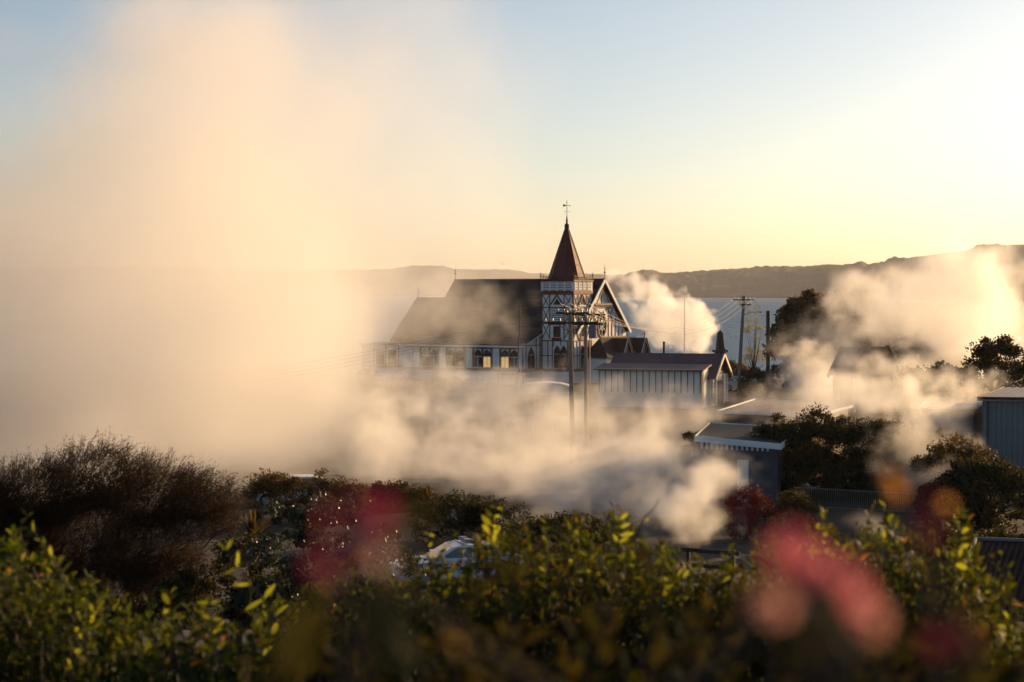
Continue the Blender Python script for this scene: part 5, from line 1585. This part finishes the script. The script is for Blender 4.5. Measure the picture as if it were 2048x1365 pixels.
STEAM = True
if STEAM:
    steam('steam', 'huge pale plume of steam filling the left of the view', [
        (330, 850, 118, 640, 330, 26, 1.3), (40, 760, 124, 540, 480, 26, 1.2), (450, 640, 132, 500, 400, 24, 1.0),
        (250, 480, 130, 560, 520, 26, .9), (520, 330, 134, 600, 520, 24, .60), (360, 110, 130, 560, 420, 26, .62),
        (620, 660, 140, 330, 300, 18, .5), (60, 520, 128, 430, 320, 24, .6), (330, 610, 126, 560, 230, 22, .8), (120, 930, 100, 460, 180, 12, .9), (560, 910, 104, 320, 170, 10, .7)],
        0.8, 0.115, nscale=.055, erode=.75, warp=9, thresh=.08, gain=.9, detail=7, seed=1, g=.55, soft=True, billow=.6, bscale=.09)
    steam('steam', 'thin pale drift of steam spreading above the church roof', [
        (800, 480, 275, 470, 360, 22, .8), (640, 230, 280, 560, 380, 24, .9), (560, 40, 285, 480, 330, 22, .7), (1010, 470, 280, 330, 330, 18, .5), (860, 260, 280, 400, 330, 20, .5)],
        1.2, 0.020, nscale=.03, erode=.9, warp=18, thresh=.06, gain=.8, detail=6, seed=14, g=.5, soft=True)
    steam('steam', 'ragged low steam drifting across the yard before the church', [
        (750, 890, 100, 170, 220, 6, 1.0), (900, 890, 112, 360, 180, 8, .8), (1060, 960, 103, 360, 150, 7, 1.05),
        (1270, 975, 95, 340, 160, 6, 1.15), (1000, 800, 132, 340, 125, 6, .95), (1230, 870, 113, 280, 160, 6, .85),
        (840, 770, 146, 240, 130, 6, .85), (1140, 1040, 85, 330, 80, 5, .8)],
        0.25, 0.22, nscale=.20, erode=1.75, warp=3.2, thresh=.30, gain=3.0, detail=8, seed=2, stretch=(.8, 1, .9), g=.5, billow=.35, bscale=.42)
    steam('steam', 'faint brown mist hanging over the whole yard', [
        (900, 880, 130, 620, 190, 30, .9), (1250, 900, 125, 480, 190, 30, .9)],
        0.8, 0.011, nscale=.08, erode=.7, warp=4, thresh=.15, gain=1.2, detail=5, seed=12, g=.4)
    steam('steam', 'thin brown veil of steam across the nave roof', [
        (830, 630, 196, 240, 130, 6, .9), (950, 625, 193, 180, 110, 5, .8), (1030, 660, 190, 120, 70, 5, .6), (720, 600, 196, 240, 180, 6, .8)],
        0.40, 0.10, nscale=.15, erode=1.1, warp=3, thresh=.20, gain=1.6, detail=7, seed=3, g=.5, billow=.5, bscale=.3)
    steam('steam', 'dense white puff of steam behind the church gable', [
        (1398, 665, 245, 58, 70, 5, 1.4), (1355, 645, 246, 85, 85, 5, 1.3), (1305, 660, 246, 60, 55, 4, 1.0), (1305, 600, 248, 90, 70, 5, 1.0),
        (1255, 565, 250, 90, 65, 5, .7), (1215, 545, 252, 85, 60, 5, .45), (1262, 500, 255, 60, 70, 5, .35)],
        0.28, 0.6, nscale=.26, erode=.9, warp=1.8, thresh=.30, gain=2.6, detail=7, seed=4, g=.6, billow=.8, bscale=.5)
    steam('steam', 'glowing golden cloud of steam over the trees on the right', [
        (1960, 610, 172, 170, 190, 8, 1.1), (1870, 610, 175, 230, 160, 8, .95), (1750, 650, 175, 250, 120, 7, .58), (1640, 680, 172, 170, 75, 5, .5),
        (1800, 710, 162, 330, 110, 6, .75), (1995, 690, 160, 140, 130, 6, .95), (1960, 530, 176, 120, 100, 7, .5), (1760, 560, 180, 200, 90, 6, .45)],
        0.38, 0.19, nscale=.14, erode=1.5, warp=3.5, thresh=.16, gain=2.0, detail=8, seed=5, g=.58, billow=.4, bscale=.28)
    steam('steam', 'steam curling down in front of the shed on the right', [
        (1930, 780, 117, 170, 85, 4, 1.0), (1840, 815, 104, 200, 95, 4, 1.05), (1740, 800, 112, 180, 80, 4, .85), (1850, 880, 94, 150, 120, 3, 1.1), (1885, 950, 90, 110, 90, 3, .95), (1660, 790, 112, 230, 70, 4, .95), (1500, 830, 110, 160, 60, 3, .8), (1760, 740, 130, 180, 60, 4, .8)],
        0.24, 0.26, nscale=.26, erode=1.6, warp=2.4, thresh=.25, gain=2.5, detail=8, seed=6, g=.55, billow=.45, bscale=.55)
    steam('steam', 'blue shaded steam rising beside the dark post', [
        (1640, 720, 182, 100, 85, 4, 1.1), (1590, 745, 184, 110, 80, 4, .9), (1660, 765, 180, 120, 65, 4, 1.0), (1740, 760, 178, 120, 60, 4, .9)],
        0.28, 0.30, nscale=.28, erode=.9, warp=1.6, thresh=.2, gain=2.2, detail=7, seed=7, g=.5, billow=.8, bscale=.5)
    steam('steam', 'curl of steam by the small shed with white fascia', [
        (1440, 945, 80, 85, 85, 3, 1.2), (1380, 985, 78, 120, 100, 3, 1.0), (1310, 1030, 76, 130, 90, 3, .9), (1420, 1040, 76, 110, 80, 3, .7)],
        0.16, 0.42, nscale=.45, erode=1.0, warp=1.0, thresh=.2, gain=2.2, detail=7, seed=8, g=.5, billow=.8, bscale=.9)
    steam('steam', 'small wisp of steam above the right-hand hedge', [
        (1730, 1045, 48, 80, 55, 1.5, .8), (1780, 1060, 47, 80, 36, 1.5, .7)],
        0.13, 0.30, nscale=.6, erode=1.0, warp=.6, thresh=.32, gain=1.4, detail=5, seed=9, g=.5, billow=.5)
